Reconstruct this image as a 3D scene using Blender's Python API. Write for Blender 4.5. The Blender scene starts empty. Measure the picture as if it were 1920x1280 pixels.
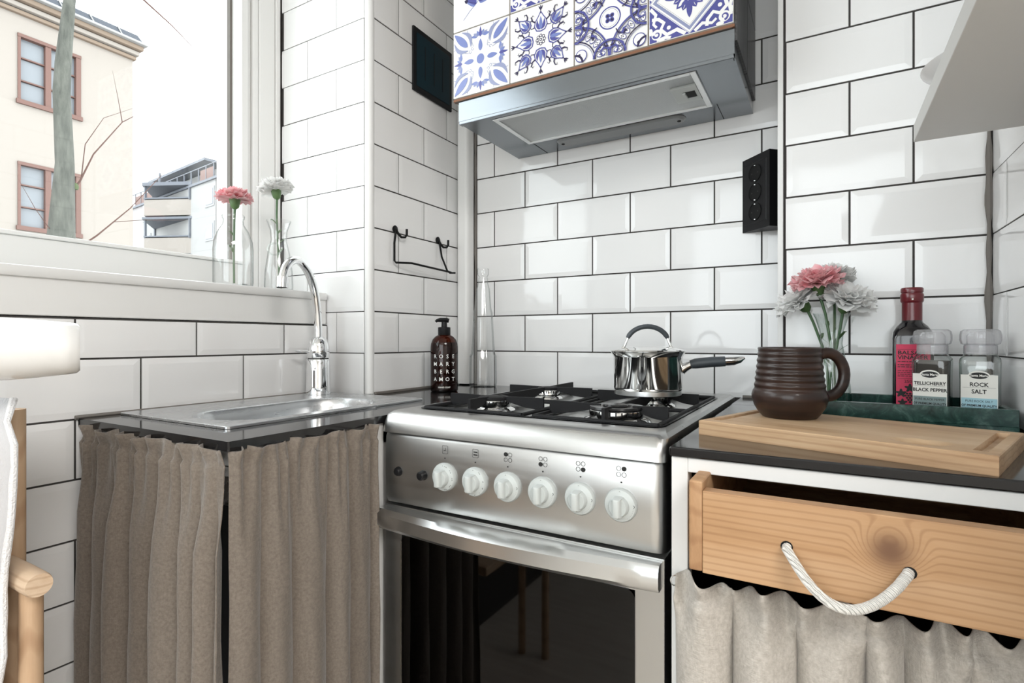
import bpy, bmesh, math, random
from mathutils import Vector, Matrix
R = math.radians
PI = math.pi
random.seed(7)
scene = bpy.context.scene
COL = scene.collection
H = 1.03            # camera height above the floor; the worktops are 0.13 lower

# ------------------------------------------------------------------ camera, sky, light, exposure
cam_d = bpy.data.cameras.new('camera'); cam = bpy.data.objects.new('camera', cam_d); COL.objects.link(cam)
cam_d.sensor_width = 36.0; cam_d.lens = 36.0 * 1013.9 / 1920.0
cam_d.shift_y = -3.0 / 1920.0
cam_d.clip_start = 0.02; cam_d.clip_end = 300
cam.location = (0, 0, H); cam.rotation_euler = (R(90), 0, 0.5264)
scene.camera = cam
world = bpy.data.worlds.new('sky'); scene.world = world; world.use_nodes = True
wn = world.node_tree.nodes; bg = wn['Background']
bg.inputs['Color'].default_value = (0.93, 0.97, 1.0, 1); bg.inputs['Strength'].default_value = 3.9
scene.view_settings.view_transform = 'Standard'; scene.view_settings.look = 'None'
scene.view_settings.gamma = 1.0; scene.view_settings.use_curve_mapping = False
scene.view_settings.exposure = 0.42
scene.cycles.use_denoising = True
scene.cycles.max_bounces = 10; scene.cycles.diffuse_bounces = 5; scene.cycles.glossy_bounces = 5
scene.cycles.transparent_max_bounces = 16; scene.cycles.transmission_bounces = 8
scene.cycles.sample_clamp_indirect = 6.0
scene.cycles.caustics_reflective = False; scene.cycles.caustics_refractive = False

def area_light(name, loc, rot, sx, sy, power, color=(1, 1, 1), portal=False):
    d = bpy.data.lights.new(name, 'AREA'); d.shape = 'RECTANGLE'; d.size = sx; d.size_y = sy
    d.energy = power; d.color = color; d.cycles.is_portal = portal
    o = bpy.data.objects.new(name, d); COL.objects.link(o); o.location = loc; o.rotation_euler = rot
    return o
# daylight portals in the two window openings (they only guide the sky light, they emit nothing)
area_light('daylight_portal', (-1.36, 0.10, H + 0.72), (0, R(-90), 0), 1.2, 1.7, 1, portal=True)
area_light('daylight_portal', (-.275, -2.56, 1.60), (R(90), 0, 0), 2.45, 1.7, 1, portal=True)

# added fill light under the ceiling of the unseen room behind the camera
area_light('added_fill_light', (1.30, -.70, 2.425), (0, 0, 0), 1.0, 1.0, 42, (1.0, .97, .94))

# ------------------------------------------------------------------ materials
MATS = {}
def mat(name, col=(.8, .8, .8), rough=.5, metal=0.0, coat=0.0, spec=.5, sheen=0.0, emit=None):
    m = bpy.data.materials.new(name); m.use_nodes = True
    b = m.node_tree.nodes['Principled BSDF']
    b.inputs['Base Color'].default_value = (*col, 1); b.inputs['Roughness'].default_value = rough
    b.inputs['Metallic'].default_value = metal; b.inputs['Coat Weight'].default_value = coat
    b.inputs['Coat Roughness'].default_value = .08
    b.inputs['Specular IOR Level'].default_value = spec; b.inputs['Sheen Weight'].default_value = sheen
    MATS[name] = m
    return m
def nodes(m): return m.node_tree.nodes, m.node_tree.links, m.node_tree.nodes['Principled BSDF']
def nn(m, t, **kw):
    n = m.node_tree.nodes.new(t)
    for k, v in kw.items(): setattr(n, k, v)
    return n
def coords(m, scale=(1, 1, 1), rot=(0, 0, 0), loc=(0, 0, 0)):
    t = nn(m, 'ShaderNodeTexCoord'); p = nn(m, 'ShaderNodeMapping')
    p.inputs['Scale'].default_value = scale; p.inputs['Rotation'].default_value = rot; p.inputs['Location'].default_value = loc
    m.node_tree.links.new(t.outputs['Object'], p.inputs['Vector'])
    return p.outputs['Vector']
def noise(m, vec, scale, detail=3, rough=.5, dist=0.0):
    n = nn(m, 'ShaderNodeTexNoise'); n.inputs['Scale'].default_value = scale; n.inputs['Detail'].default_value = detail
    n.inputs['Roughness'].default_value = rough; n.inputs['Distortion'].default_value = dist
    m.node_tree.links.new(vec, n.inputs['Vector']); return n
def ramp(m, fac, stops):
    r = nn(m, 'ShaderNodeValToRGB'); e = r.color_ramp.elements
    while len(e) < len(stops): e.new(.5)
    for el, (p, c) in zip(e, stops): el.position = p; el.color = (*c, 1)
    m.node_tree.links.new(fac, r.inputs['Fac']); return r.outputs['Color']
def bump(m, height, strength=.3, dist=.001):
    b = nn(m, 'ShaderNodeBump'); b.inputs['Strength'].default_value = strength; b.inputs['Distance'].default_value = dist
    m.node_tree.links.new(height, b.inputs['Height'])
    m.node_tree.links.new(b.outputs['Normal'], m.node_tree.nodes['Principled BSDF'].inputs['Normal'])
def setc(m, out): m.node_tree.links.new(out, m.node_tree.nodes['Principled BSDF'].inputs['Base Color'])
def setr(m, out): m.node_tree.links.new(out, m.node_tree.nodes['Principled BSDF'].inputs['Roughness'])

m = mat('tile_glaze', (.86, .86, .86), .07, spec=.55)
n1 = noise(m, coords(m), 9, 2); bump(m, n1.outputs['Fac'], .12, .004)
m = mat('grout', (.050, .046, .043), .9); bump(m, noise(m, coords(m), 300).outputs['Fac'], .4, .001)
m = mat('caulk', (.17, .155, .14), .75); bump(m, noise(m, coords(m), 60).outputs['Fac'], .5, .003)
m = mat('white_paint', (.78, .78, .77), .35); bump(m, noise(m, coords(m, (1, 1, .2)), 40).outputs['Fac'], .15, .002)
m = mat('frame_paint', (.74, .74, .73), .42)
v = coords(m); setc(m, ramp(m, noise(m, v, 14, 6, .7).outputs['Fac'], [(.0, (.42, .40, .38)), (.30, (.70, .70, .69)), (.45, (.76, .76, .75))]))
m = mat('plaster', (.84, .83, .81), .8)
m = mat('ceiling_paint', (.82, .82, .81), .8)
m = mat('floor_wood', (.30, .22, .15), .45)
v = coords(m, (1, 8, 1)); setc(m, ramp(m, noise(m, v, 6, 5).outputs['Fac'], [(.3, (.52, .47, .41)), (.7, (.66, .61, .55))]))
def steel(name, col, r0, r1, stretch, sc=60):
    m = mat(name, col, .3, 1.0); v = coords(m, stretch); n = noise(m, v, sc, 4, .6)
    mr = nn(m, 'ShaderNodeMapRange'); mr.inputs['To Min'].default_value = r0; mr.inputs['To Max'].default_value = r1
    m.node_tree.links.new(n.outputs['Fac'], mr.inputs['Value']); setr(m, mr.outputs['Result'])
    return m
steel('brushed_steel', (.56, .56, .55), .22, .40, (.04, 1, 1.6))
steel('sink_steel', (.60, .61, .62), .20, .36, (1, .06, 1))
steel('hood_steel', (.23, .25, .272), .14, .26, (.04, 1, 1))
mat('satin_steel', (.70, .71, .71), .30, 1.0)
mat('chrome', (.86, .87, .88), .045, 1.0)
mat('polished_steel', (.80, .80, .79), .07, 1.0)
mat('black_enamel', (.008, .008, .009), .25, spec=.35)
mat('cast_iron', (.010, .010, .011), .55, spec=.22)
mat('black_plastic', (.009, .009, .010), .42, spec=.22)
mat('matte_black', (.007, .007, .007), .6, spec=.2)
mat('black_print', (.01, .01, .01), .6)
mat('white_print', (.85, .84, .80), .6)
mat('dark_glass', (.006, .006, .007), .04, coat=.6)
mat('knob_plastic', (.50, .53, .52), .36)
mat('counter_black', (.012, .0115, .012), .09, spec=.42)
mat('silicone', (.055, .065, .075), .5)
mat('oven_black', (.01, .01, .01), .5)
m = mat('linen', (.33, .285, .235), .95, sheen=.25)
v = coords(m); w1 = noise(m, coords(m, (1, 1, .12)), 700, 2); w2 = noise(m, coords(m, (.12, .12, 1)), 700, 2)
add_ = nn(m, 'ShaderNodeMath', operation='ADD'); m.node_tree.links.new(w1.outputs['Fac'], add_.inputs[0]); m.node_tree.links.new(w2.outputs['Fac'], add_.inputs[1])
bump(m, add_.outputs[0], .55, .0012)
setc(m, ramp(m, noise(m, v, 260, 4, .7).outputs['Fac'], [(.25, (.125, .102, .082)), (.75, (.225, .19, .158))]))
m = mat('linen_lit', (.56, .52, .47), .95, sheen=.25)  # same cloth as linen, with the bright light on it put into the colour
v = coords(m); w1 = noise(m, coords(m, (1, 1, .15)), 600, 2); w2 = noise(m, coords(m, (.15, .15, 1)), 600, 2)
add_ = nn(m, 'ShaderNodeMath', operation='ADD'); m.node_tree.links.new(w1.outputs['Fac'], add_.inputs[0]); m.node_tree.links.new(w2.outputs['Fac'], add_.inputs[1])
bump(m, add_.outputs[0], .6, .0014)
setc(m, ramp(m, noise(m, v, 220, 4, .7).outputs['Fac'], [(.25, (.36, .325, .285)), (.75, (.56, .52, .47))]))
m = mat('grey_cloth', (.60, .60, .62), .95, sheen=.4)
bump(m, noise(m, coords(m, (1, 1, .5)), 420, 3, .7).outputs['Fac'], .8, .002)
m = mat('fringe', (.86, .86, .88), .95, sheen=.5); bump(m, noise(m, coords(m), 500).outputs['Fac'], .8, .003)
# woods: grain runs along the local axis given by a small scale
def wood(name, c0, c1, c2, scale, sc=9, rough=.5, knots=()):
    m = mat(name, c1, rough); v = coords(m, scale)
    n = noise(m, v, sc, 5, .6, .6); fine = noise(m, v, sc * 9, 4, .7)
    mx = nn(m, 'ShaderNodeMath', operation='MULTIPLY_ADD'); mx.inputs[1].default_value = .30
    m.node_tree.links.new(fine.outputs['Fac'], mx.inputs[0]); m.node_tree.links.new(n.outputs['Fac'], mx.inputs[2])
    col = ramp(m, mx.outputs[0], [(.42, c0), (.62, c1), (.85, c2)])
    wv = nn(m, 'ShaderNodeTexWave', wave_type='BANDS', bands_direction='Z'); wv.inputs['Scale'].default_value = 42
    wv.inputs['Distortion'].default_value = 5; wv.inputs['Detail'].default_value = 2; wv.inputs['Detail Scale'].default_value = .6
    vk = v
    if knots:
        tc = nn(m, 'ShaderNodeTexCoord'); last = None
        for (kx, ky, kz, rr) in knots:
            d = nn(m, 'ShaderNodeVectorMath', operation='DISTANCE'); d.inputs[1].default_value = (kx, ky, kz)
            m.node_tree.links.new(tc.outputs['Object'], d.inputs[0])
            mr = nn(m, 'ShaderNodeMapRange', interpolation_type='SMOOTHERSTEP'); mr.inputs['From Min'].default_value = 0; mr.inputs['From Max'].default_value = rr
            mr.inputs['To Min'].default_value = 1; mr.inputs['To Max'].default_value = 0
            m.node_tree.links.new(d.outputs['Value'], mr.inputs['Value']); last = mr.outputs['Result']
        cb = nn(m, 'ShaderNodeCombineXYZ'); sc_ = nn(m, 'ShaderNodeMath', operation='MULTIPLY'); sc_.inputs[1].default_value = .045
        m.node_tree.links.new(last, sc_.inputs[0]); m.node_tree.links.new(sc_.outputs[0], cb.inputs['Z'])
        va = nn(m, 'ShaderNodeVectorMath', operation='ADD'); m.node_tree.links.new(v, va.inputs[0]); m.node_tree.links.new(cb.outputs[0], va.inputs[1])
        vk = va.outputs[0]
    m.node_tree.links.new(vk, wv.inputs['Vector'])
    mix = nn(m, 'ShaderNodeMix', data_type='RGBA', blend_type='MULTIPLY'); mix.inputs['Factor'].default_value = .36
    wr = ramp(m, wv.outputs['Fac'], [(.0, (.52, .38, .28)), (.35, (1, 1, 1)), (1, (1, 1, 1))])
    m.node_tree.links.new(col, mix.inputs[6]); m.node_tree.links.new(wr, mix.inputs[7]); out = mix.outputs[2]
    if knots:
        mk = nn(m, 'ShaderNodeMix', data_type='RGBA'); pw = nn(m, 'ShaderNodeMath', operation='POWER'); pw.inputs[1].default_value = 2.6
        m.node_tree.links.new(last, pw.inputs[0]); m.node_tree.links.new(pw.outputs[0], mk.inputs['Factor'])
        m.node_tree.links.new(out, mk.inputs[6]); mk.inputs[7].default_value = (.16, .075, .035, 1); out = mk.outputs[2]
    setc(m, out); bump(m, fine.outputs['Fac'], .12, .0008); return m
wood('oak_board', (.38, .22, .115), (.52, .345, .20), (.62, .45, .29), (.12, 1, 1), 14, .55)
wood('pine', (.34, .185, .085), (.44, .255, .125), (.52, .33, .185), (.10, 1, 1), 11, .5, knots=((.022, 0, .012, .042),))
wood('pine_end', (.30, .16, .075), (.42, .24, .12), (.50, .31, .17), (1, 1, .25), 18, .6)
wood('chair_wood', (.46, .29, .17), (.56, .38, .24), (.66, .48, .33), (1, 1, .1), 12, .5)
wood('chair_wood_x', (.50, .34, .22), (.60, .43, .29), (.70, .54, .39), (.1, 1, 1), 12, .5)
m = mat('marble_green', (.03, .09, .07), .18); v = coords(m)
setc(m, ramp(m, noise(m, v, 38, 8, .68, 1.2).outputs['Fac'], [(.30, (.006, .020, .017)), (.52, (.022, .062, .052)), (.66, (.06, .13, .11)), (.82, (.20, .30, .26))]))
m = mat('brown_glaze', (.045, .024, .018), .34, coat=.2, spec=.35); v = coords(m)
setc(m, ramp(m, noise(m, coords(m, (.3, .3, 3)), 40, 3).outputs['Fac'], [(.35, (.016, .0085, .007)), (.7, (.042, .020, .014))]))
m = mat('rope_cotton', (.76, .74, .69), .95, sheen=.4)
wv = nn(m, 'ShaderNodeTexWave', bands_direction='DIAGONAL'); wv.inputs['Scale'].default_value = 120; wv.inputs['Distortion'].default_value = 3
m.node_tree.links.new(coords(m), wv.inputs['Vector']); bump(m, wv.outputs['Fac'], 1.0, .002)
m = mat('petal_pink', (.86, .27, .31), .7, sheen=.2); setc(m, ramp(m, noise(m, coords(m), 60, 2).outputs['Fac'], [(.3, (.94, .42, .47)), (.65, (.97, .70, .71))]))
mat('petal_white', (.95, .95, .94), .7, sheen=.2)
for nm_ in ('petal_white', 'petal_pink'):
    m = MATS[nm_]; b_ = m.node_tree.nodes['Principled BSDF']; tl = nn(m, 'ShaderNodeBsdfTranslucent'); ms = nn(m, 'ShaderNodeMixShader'); ms.inputs[0].default_value = .28
    src = b_.inputs['Base Color'].links[0].from_socket if b_.inputs['Base Color'].links else None
    tl.inputs['Color'].default_value = b_.inputs['Base Color'].default_value
    if src: m.node_tree.links.new(src, tl.inputs['Color'])
    m.node_tree.links.new(b_.outputs[0], ms.inputs[1]); m.node_tree.links.new(tl.outputs[0], ms.inputs[2]); m.node_tree.links.new(ms.outputs[0], m.node_tree.nodes['Material Output'].inputs['Surface'])
mat('leaf_green', (.085, .16, .055), .5)
mat('stem_green', (.07, .14, .065), .5)
mat('lamp_white', (.80, .80, .79), .16, coat=.5)
mat('shelf_white', (.72, .72, .70), .45)
mat('ceramic_white', (.82, .82, .82), .15)
mat('vent_teal', (.003, .020, .030), .5, spec=.2)
mat('vent_frame', (.008, .008, .009), .5, spec=.2)
mat('soap_liquid', (.035, .010, .004), .12, coat=.6)
mat('vinegar_glass', (.006, .005, .007), .05, coat=.5)
mat('cap_red', (.13, .008, .014), .28, coat=.3)
mat('label_pink', (.62, .035, .10), .55)
mat('label_cream', (.80, .79, .74), .6)
mat('label_blue', (.36, .58, .66), .6)
mat('label_grey', (.20, .27, .27), .6)
mat('peppercorn', (.028, .020, .015), .7)
mat('rock_salt', (.62, .62, .63), .5)
mat('filter_mesh_metal', (.55, .56, .56), .35, 1.0)
m = MATS['filter_mesh_metal']
wv = nn(m, 'ShaderNodeTexVoronoi'); wv.inputs['Scale'].default_value = 420; wv.inputs['Randomness'].default_value = 0
m.node_tree.links.new(coords(m), wv.inputs['Vector'])
setc(m, ramp(m, wv.outputs['Distance'], [(.25, (.02, .02, .02)), (.45, (.46, .47, .47))])); bump(m, wv.outputs['Distance'], .8, .002)
mat('hood_tile', (.83, .83, .82), .10, spec=.55)
mat('blue_light', (.16, .205, .46), .2); mat('blue_mid', (.075, .08, .29), .2); mat('navy_print', (.028, .022, .07), .2); mat('blue_grey', (.25, .28, .44), .2)
mat('terracotta', (.22, .10, .055), .8)
m = mat('hood_side_shade', (.055, .055, .057), .35); setc(m, ramp(m, noise(m, coords(m, (1, 8, .6)), 40, 4, .7).outputs['Fac'], [(.5, (.03, .03, .032)), (.72, (.16, .16, .165))]))  # shadow on the side of the tiled box, put into the colour
def clear_glass(name, tint=(.96, .975, .97), edge=(.45, .50, .49), gloss=.5, body=0.0, base=.04):
    """thin clear wall: see-through, a little darker and more mirror-like towards grazing angles"""
    m = bpy.data.materials.new(name); m.use_nodes = True; nt = m.node_tree; nt.nodes.remove(nt.nodes['Principled BSDF'])
    out = nt.nodes['Material Output']; tr = nt.nodes.new('ShaderNodeBsdfTransparent'); gl = nt.nodes.new('ShaderNodeBsdfGlossy')
    gl.inputs['Roughness'].default_value = .03; lw = nt.nodes.new('ShaderNodeLayerWeight'); lw.inputs['Blend'].default_value = .5
    cr = nt.nodes.new('ShaderNodeValToRGB'); e = cr.color_ramp.elements
    e[0].position = .45; e[0].color = (*tint, 1); e[1].position = .97; e[1].color = (*edge, 1)
    nt.links.new(lw.outputs['Facing'], cr.inputs['Fac']); nt.links.new(cr.outputs['Color'], tr.inputs['Color'])
    pw = nt.nodes.new('ShaderNodeMath'); pw.operation = 'POWER'; pw.inputs[1].default_value = 4.0; nt.links.new(lw.outputs['Facing'], pw.inputs[0])
    ma = nt.nodes.new('ShaderNodeMath'); ma.operation = 'MULTIPLY_ADD'; ma.inputs[1].default_value = gloss; ma.inputs[2].default_value = base; nt.links.new(pw.outputs[0], ma.inputs[0])
    mx = nt.nodes.new('ShaderNodeMixShader'); nt.links.new(ma.outputs[0], mx.inputs[0]); nt.links.new(tr.outputs[0], mx.inputs[1]); nt.links.new(gl.outputs[0], mx.inputs[2]); last = mx.outputs[0]
    if body:
        df = nt.nodes.new('ShaderNodeBsdfDiffuse'); df.inputs['Color'].default_value = (.85, .85, .86, 1); m2 = nt.nodes.new('ShaderNodeMixShader'); m2.inputs[0].default_value = body
        nt.links.new(last, m2.inputs[1]); nt.links.new(df.outputs[0], m2.inputs[2]); last = m2.outputs[0]
    nt.links.new(last, out.inputs['Surface']); MATS[name] = m; return m
clear_glass('pane_glass', (.98, .99, .985), (.80, .86, .84))
clear_glass('clear_glass', (.98, .985, .985), (.36, .40, .40), gloss=.8, base=.09)
clear_glass('green_glass', (.95, .975, .965), (.36, .48, .42), gloss=.8, base=.09)
clear_glass('grinder_plastic', (.94, .94, .95), (.62, .62, .64), body=.22)
clear_glass('oven_glass', (.055, .055, .055), (.02, .02, .02))
clear_glass('amber_glass', (.30, .10, .035), (.05, .012, .005))
mat('facade_cream', (.25, .225, .20), .9); mat('facade_white', (.26, .26, .257), .9); mat('facade_peach', (.245, .222, .20), .9)
mat('cornice_tan', (.185, .14, .105), .9); mat('roof_slate', (.035, .042, .055), .7); mat('window_brown', (.115, .058, .045), .6)
mat('far_pane', (.16, .175, .19), .25, spec=.5); mat('far_metal', (.10, .11, .13), .6); mat('far_curtain', (.26, .265, .275), .9)
m = mat('bark', (.16, .165, .14), .95); v = coords(m, (1, 1, .25))
nb = noise(m, v, 9, 6, .7); setc(m, ramp(m, nb.outputs['Fac'], [(.3, (.035, .038, .032)), (.7, (.105, .108, .092))])); bump(m, nb.outputs['Fac'], .6, .03)
mat('twig', (.07, .034, .026), .9); mat('courtyard', (.34, .33, .31), .95); mat('moss', (.06, .08, .035), .95)
mat('lamp_lens', (.22, .23, .235), .3)
mat('tile_grout', (.21, .18, .155), .9)

# ------------------------------------------------------------------ mesh helpers
ORG = {}
def link(o, parent=None):
    COL.objects.link(o)
    if parent is not None: o.parent = parent
    return o
def thing(name, label, cat, loc=(0, 0, 0), group=None):
    o = bpy.data.objects.new(name, None); o.empty_display_size = .05; link(o); o.location = loc; ORG[o.name] = Vector(loc)
    return tag(o, label, cat, group)
def tag(o, label, cat, group=None):
    o['label'] = label; o['category'] = cat
    if group: o['group'] = group
    return o
def structure(o): o['kind'] = 'structure'; return o
def finish(name, me, material, parent=None, loc=(0, 0, 0), smooth=False, world=False):
    if material is not None and not me.materials:
        for k in (material if isinstance(material, (list, tuple)) else [material]): me.materials.append(MATS[k])
    if smooth:
        me.polygons.foreach_set('use_smooth', [True] * len(me.polygons))
        if smooth != 'all': me.set_sharp_from_angle(angle=R(38))
    o = bpy.data.objects.new(name, me); link(o, parent)
    base = ORG.get(parent.name, Vector((0, 0, 0))) if parent is not None else Vector((0, 0, 0))
    if world: me.transform(Matrix.Translation(-base)) ; o.location = (0, 0, 0); ORG[o.name] = base
    else: o.location = loc; ORG[o.name] = base + Vector(loc)
    return o
def mesh(verts, faces):
    me = bpy.data.meshes.new('m'); me.from_pydata([tuple(v) for v in verts], [], faces); me.update(); return me
class G:
    """collects shapes for ONE mesh"""
    def __init__(s): s.v = []; s.f = []; s.mi = []
    def add(s, verts, faces, mi=0):
        b = len(s.v); s.v += [tuple(v) for v in verts]; s.f += [tuple(i + b for i in f) for f in faces]; s.mi += [mi] * len(faces); return s
    def box(s, x0, x1, y0, y1, z0, z1, bev=0.0, mi=0):
        if bev <= 0:
            v = [(x, y, z) for x in (x0, x1) for y in (y0, y1) for z in (z0, z1)]
            return s.add(v, [(0, 1, 3, 2), (4, 6, 7, 5), (0, 4, 5, 1), (2, 3, 7, 6), (0, 2, 6, 4), (1, 5, 7, 3)], mi)
        bm = bmesh.new(); bmesh.ops.create_cube(bm, size=1)
        for q in bm.verts: q.co = Vector(((x0 + x1) / 2 + q.co.x * (x1 - x0), (y0 + y1) / 2 + q.co.y * (y1 - y0), (z0 + z1) / 2 + q.co.z * (z1 - z0)))
        bmesh.ops.bevel(bm, geom=bm.edges[:], offset=bev, segments=2, profile=.5, affect='EDGES')
        bm.verts.ensure_lookup_table(); bm.verts.index_update()
        s.add([q.co for q in bm.verts], [tuple(q.index for q in f.verts) for f in bm.faces], mi); bm.free(); return s
    def lathe(s, prof, n=32, c=(0, 0, 0), mi=0, close=False, fn=None):
        vs = []; fs = []; k = len(prof)
        for i in range(n):
            a = 2 * PI * i / n
            for (r, z) in prof:
                rr = r * (fn(a, z) if fn else 1)
                vs.append((c[0] + rr * math.cos(a), c[1] + rr * math.sin(a), c[2] + z))
        for i in range(n):
            j = (i + 1) % n
            for q in range(k - 1): fs.append((i * k + q, j * k + q, j * k + q + 1, i * k + q + 1))
        if prof[0][0] > 1e-6 and close: fs.append(tuple(i * k for i in range(n))[::-1])
        if prof[-1][0] > 1e-6 and close: fs.append(tuple(i * k + k - 1 for i in range(n)))
        return s.add(vs, fs, mi)
    def tube(s, pts, r, n=10, mi=0, caps=True, flat=1.0):
        pts = [Vector(p) for p in pts]; rs = r if isinstance(r, (list, tuple)) else [r] * len(pts)
        up = Vector((0, 0, 1)); vs = []; fs = []; prev = None
        for i, p in enumerate(pts):
            d = (pts[min(i + 1, len(pts) - 1)] - pts[max(i - 1, 0)]).normalized()
            if prev is None:
                a = d.cross(up);
                if a.length < 1e-3: a = d.cross(Vector((1, 0, 0)))
                a.normalize()
            else: a = (prev - d * prev.dot(d)).normalized()
            prev = a; b = d.cross(a)
            for k in range(n):
                t = 2 * PI * k / n; vs.append(p + (a * math.cos(t) + b * math.sin(t) * flat) * rs[i])
        for i in range(len(pts) - 1):
            for k in range(n):
                k2 = (k + 1) % n; fs.append((i * n + k, i * n + k2, (i + 1) * n + k2, (i + 1) * n + k))
        if caps: fs.append(tuple(range(n))[::-1]); fs.append(tuple((len(pts) - 1) * n + k for k in range(n)))
        return s.add(vs, fs, mi)
    def prism(s, poly, lo, hi, axis='z', mi=0):
        def P(a, b, c): return (a, b, c) if axis == 'z' else ((a, c, b) if axis == 'y' else (c, a, b))
        k = len(poly); v = [P(a, b, lo) for a, b in poly] + [P(a, b, hi) for a, b in poly]
        f = [tuple(range(k))[::-1], tuple(range(k, 2 * k))] + [(i, (i + 1) % k, k + (i + 1) % k, k + i) for i in range(k)]
        return s.add(v, f, mi)
    def loft(s, loops, mi=0, cap0=False, cap1=False):
        k = len(loops[0]); v = [p for L in loops for p in L]; f = []
        for i in range(len(loops) - 1):
            for q in range(k): q2 = (q + 1) % k; f.append((i * k + q, i * k + q2, (i + 1) * k + q2, (i + 1) * k + q))
        if cap0: f.append(tuple(range(k))[::-1])
        if cap1: f.append(tuple((len(loops) - 1) * k + q for q in range(k)))
        return s.add(v, f, mi)
    def me(s):
        m_ = mesh(s.v, s.f)
        bm = bmesh.new(); bm.from_mesh(m_); bm.faces.ensure_lookup_table()
        bmesh.ops.recalc_face_normals(bm, faces=bm.faces[:]); bm.to_mesh(m_); bm.free()
        if any(s.mi): m_.polygons.foreach_set('material_index', s.mi)
        return m_
    def obj(s, name, material, parent=None, smooth=False, world=True, loc=(0, 0, 0)):
        return finish(name, s.me(), material, parent, loc, smooth, world)
def rrect(cx, cy, hx, hy, r, z, n=48):
    """closed loop of n points on a rounded rectangle"""
    out = []; q = n // 4; r = min(r, hx, hy)
    for (sx, sy, a0) in ((1, 1, 0), (-1, 1, 90), (-1, -1, 180), (1, -1, 270)):
        for i in range(q):
            a = R(a0 + 90 * i / (q - 1)); out.append((cx + sx * (hx - r) + r * math.cos(a), cy + sy * (hy - r) + r * math.sin(a), z))
    return out
def copy_tree(o, parent=None):
    c = o.copy(); COL.objects.link(c); c.parent = parent
    for ch in o.children: copy_tree(ch, c)
    return c
def text_shape(body, size, xs=1.0, align='CENTER', bold=0.0):
    cu = bpy.data.curves.new('t', 'FONT'); cu.body = body; cu.size = size; cu.align_x = align; cu.resolution_u = 2; cu.offset = bold
    o = bpy.data.objects.new('t', cu); COL.objects.link(o)
    dg = bpy.context.evaluated_depsgraph_get(); me = bpy.data.meshes.new_from_object(o.evaluated_get(dg))
    v = [(q.co.x * xs, q.co.y) for q in me.vertices]; f = [tuple(p.vertices) for p in me.polygons]
    bpy.data.objects.remove(o); bpy.data.curves.remove(cu); bpy.data.meshes.remove(me)
    return v, f
# ------------------------------------------------------------------ the room shell
YD, YE, XA, XC, YB, XF = 1.316, 1.168, -1.076, -.932, .9365, .236
XW = -1.256                       # inner face of the window frame
TOP = 2.50
TILE_CACHE = {}
def tile_mesh(w, h, cuts):
    key = (round(w, 3), round(h, 3), cuts)
    if key in TILE_CACHE: return TILE_CACHE[key]
    e = .0005; b = .011; x0, x1, z0, z1 = -w / 2, w / 2, -h / 2, h / 2
    il = e if 'L' in cuts else b; ir = e if 'R' in cuts else b; it = e if 'T' in cuts else b; ib = e if 'B' in cuts else b
    v = [(x0, 0, z0), (x1, 0, z0), (x1, 0, z1), (x0, 0, z1)]
    v += [(x0, -.0046, z0), (x1, -.0046, z0), (x1, -.0046, z1), (x0, -.0046, z1)]
    v += [(x0 + il, -.0056, z0 + ib), (x1 - ir, -.0056, z0 + ib), (x1 - ir, -.0056, z1 - it), (x0 + il, -.0056, z1 - it)]
    f = [(0, 1, 5, 4), (1, 2, 6, 5), (2, 3, 7, 6), (3, 0, 4, 7), (4, 5, 9, 8), (5, 6, 10, 9), (6, 7, 11, 10), (7, 4, 8, 11), (8, 9, 10, 11)]
    me = mesh(v, f); me.materials.append(MATS['tile_glaze']); TILE_CACHE[key] = me; return me
def tile_wall(wall, face, plane, u0, u1, z0, z1, zb, j_odd, j_even, gap=.0034):
    """face: 'y-' looks towards -Y (u = X), 'x+' looks towards +X (u = Y), 'x-' looks towards -X (u = Y)"""
    rot = {'y-': 0, 'x+': R(90), 'x-': R(-90)}[face]; dep = .0056
    k = math.floor((z0 - zb) / .1 + 1e-6)
    while zb + .1 * k < z1 - .005:
        a, b = zb + .1 * k, zb + .1 * k + .1; cz = ''
        if a < z0 - .004: a = z0; cz += 'B'
        if b > z1 + .004: b = z1; cz += 'T'
        off = j_odd if k % 2 else j_even
        n = math.floor((u0 - off) / .2) ; 
        while off + .2 * n < u1 - 1e-6:
            p, q = off + .2 * n, off + .2 * n + .2; n += 1; cu = ''
            if p < u0 - .002: p = u0; cu += 'L'
            if q > u1 + .002: q = u1; cu += 'R'
            if q - p < .010 or b - a < .010: continue
            if face == 'x-': cu = cu.replace('L', 'l').replace('R', 'L').replace('l', 'R')
            me = tile_mesh(q - p - gap, b - a - gap, cu + cz)
            o = bpy.data.objects.new('tile', me); link(o, wall)
            c, z = (p + q) / 2, (a + b) / 2 + H
            jit = random.uniform(-.0004, .0004)
            o.location = {'y-': (c, plane + dep + jit, z), 'x+': (plane - dep + jit, c, z), 'x-': (plane + dep + jit, c, z)}[face]
            o.rotation_euler = (random.uniform(-.0015, .0015), 0, rot + random.uniform(-.0015, .0015))
        k += 1
GR = .0030                         # how deep the joints lie behind the tile faces
def slab(name, x0, x1, y0, y1, z0, z1, material):
    return structure(G().box(x0, x1, y0, y1, z0, z1).obj(name, material))
structure(G().box(-1.6, 2.4, -2.7, 1.6, -.05, 0).obj('floor', 'floor_wood'))
structure(G().box(-1.6, 2.4, -2.7, 1.6, TOP, TOP + .05).obj('ceiling', 'ceiling_paint'))
# left wall below the window
w = slab('wall_left', XA - .30, XA - GR, -2.6, YB + .02, 0, H + .037, 'grout')
tile_wall(w, 'x+', XA, -.19, YB - .002, -1.03, .036, -.132, .4114, .511)
w2 = slab('wall_left_upper', -1.42, XA, -2.6, -.80, H + .037, TOP, 'plaster')
slab('wall_left_head', -1.42, XA, -.80, YB + .05, H + 1.32, TOP, 'plaster')
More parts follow.
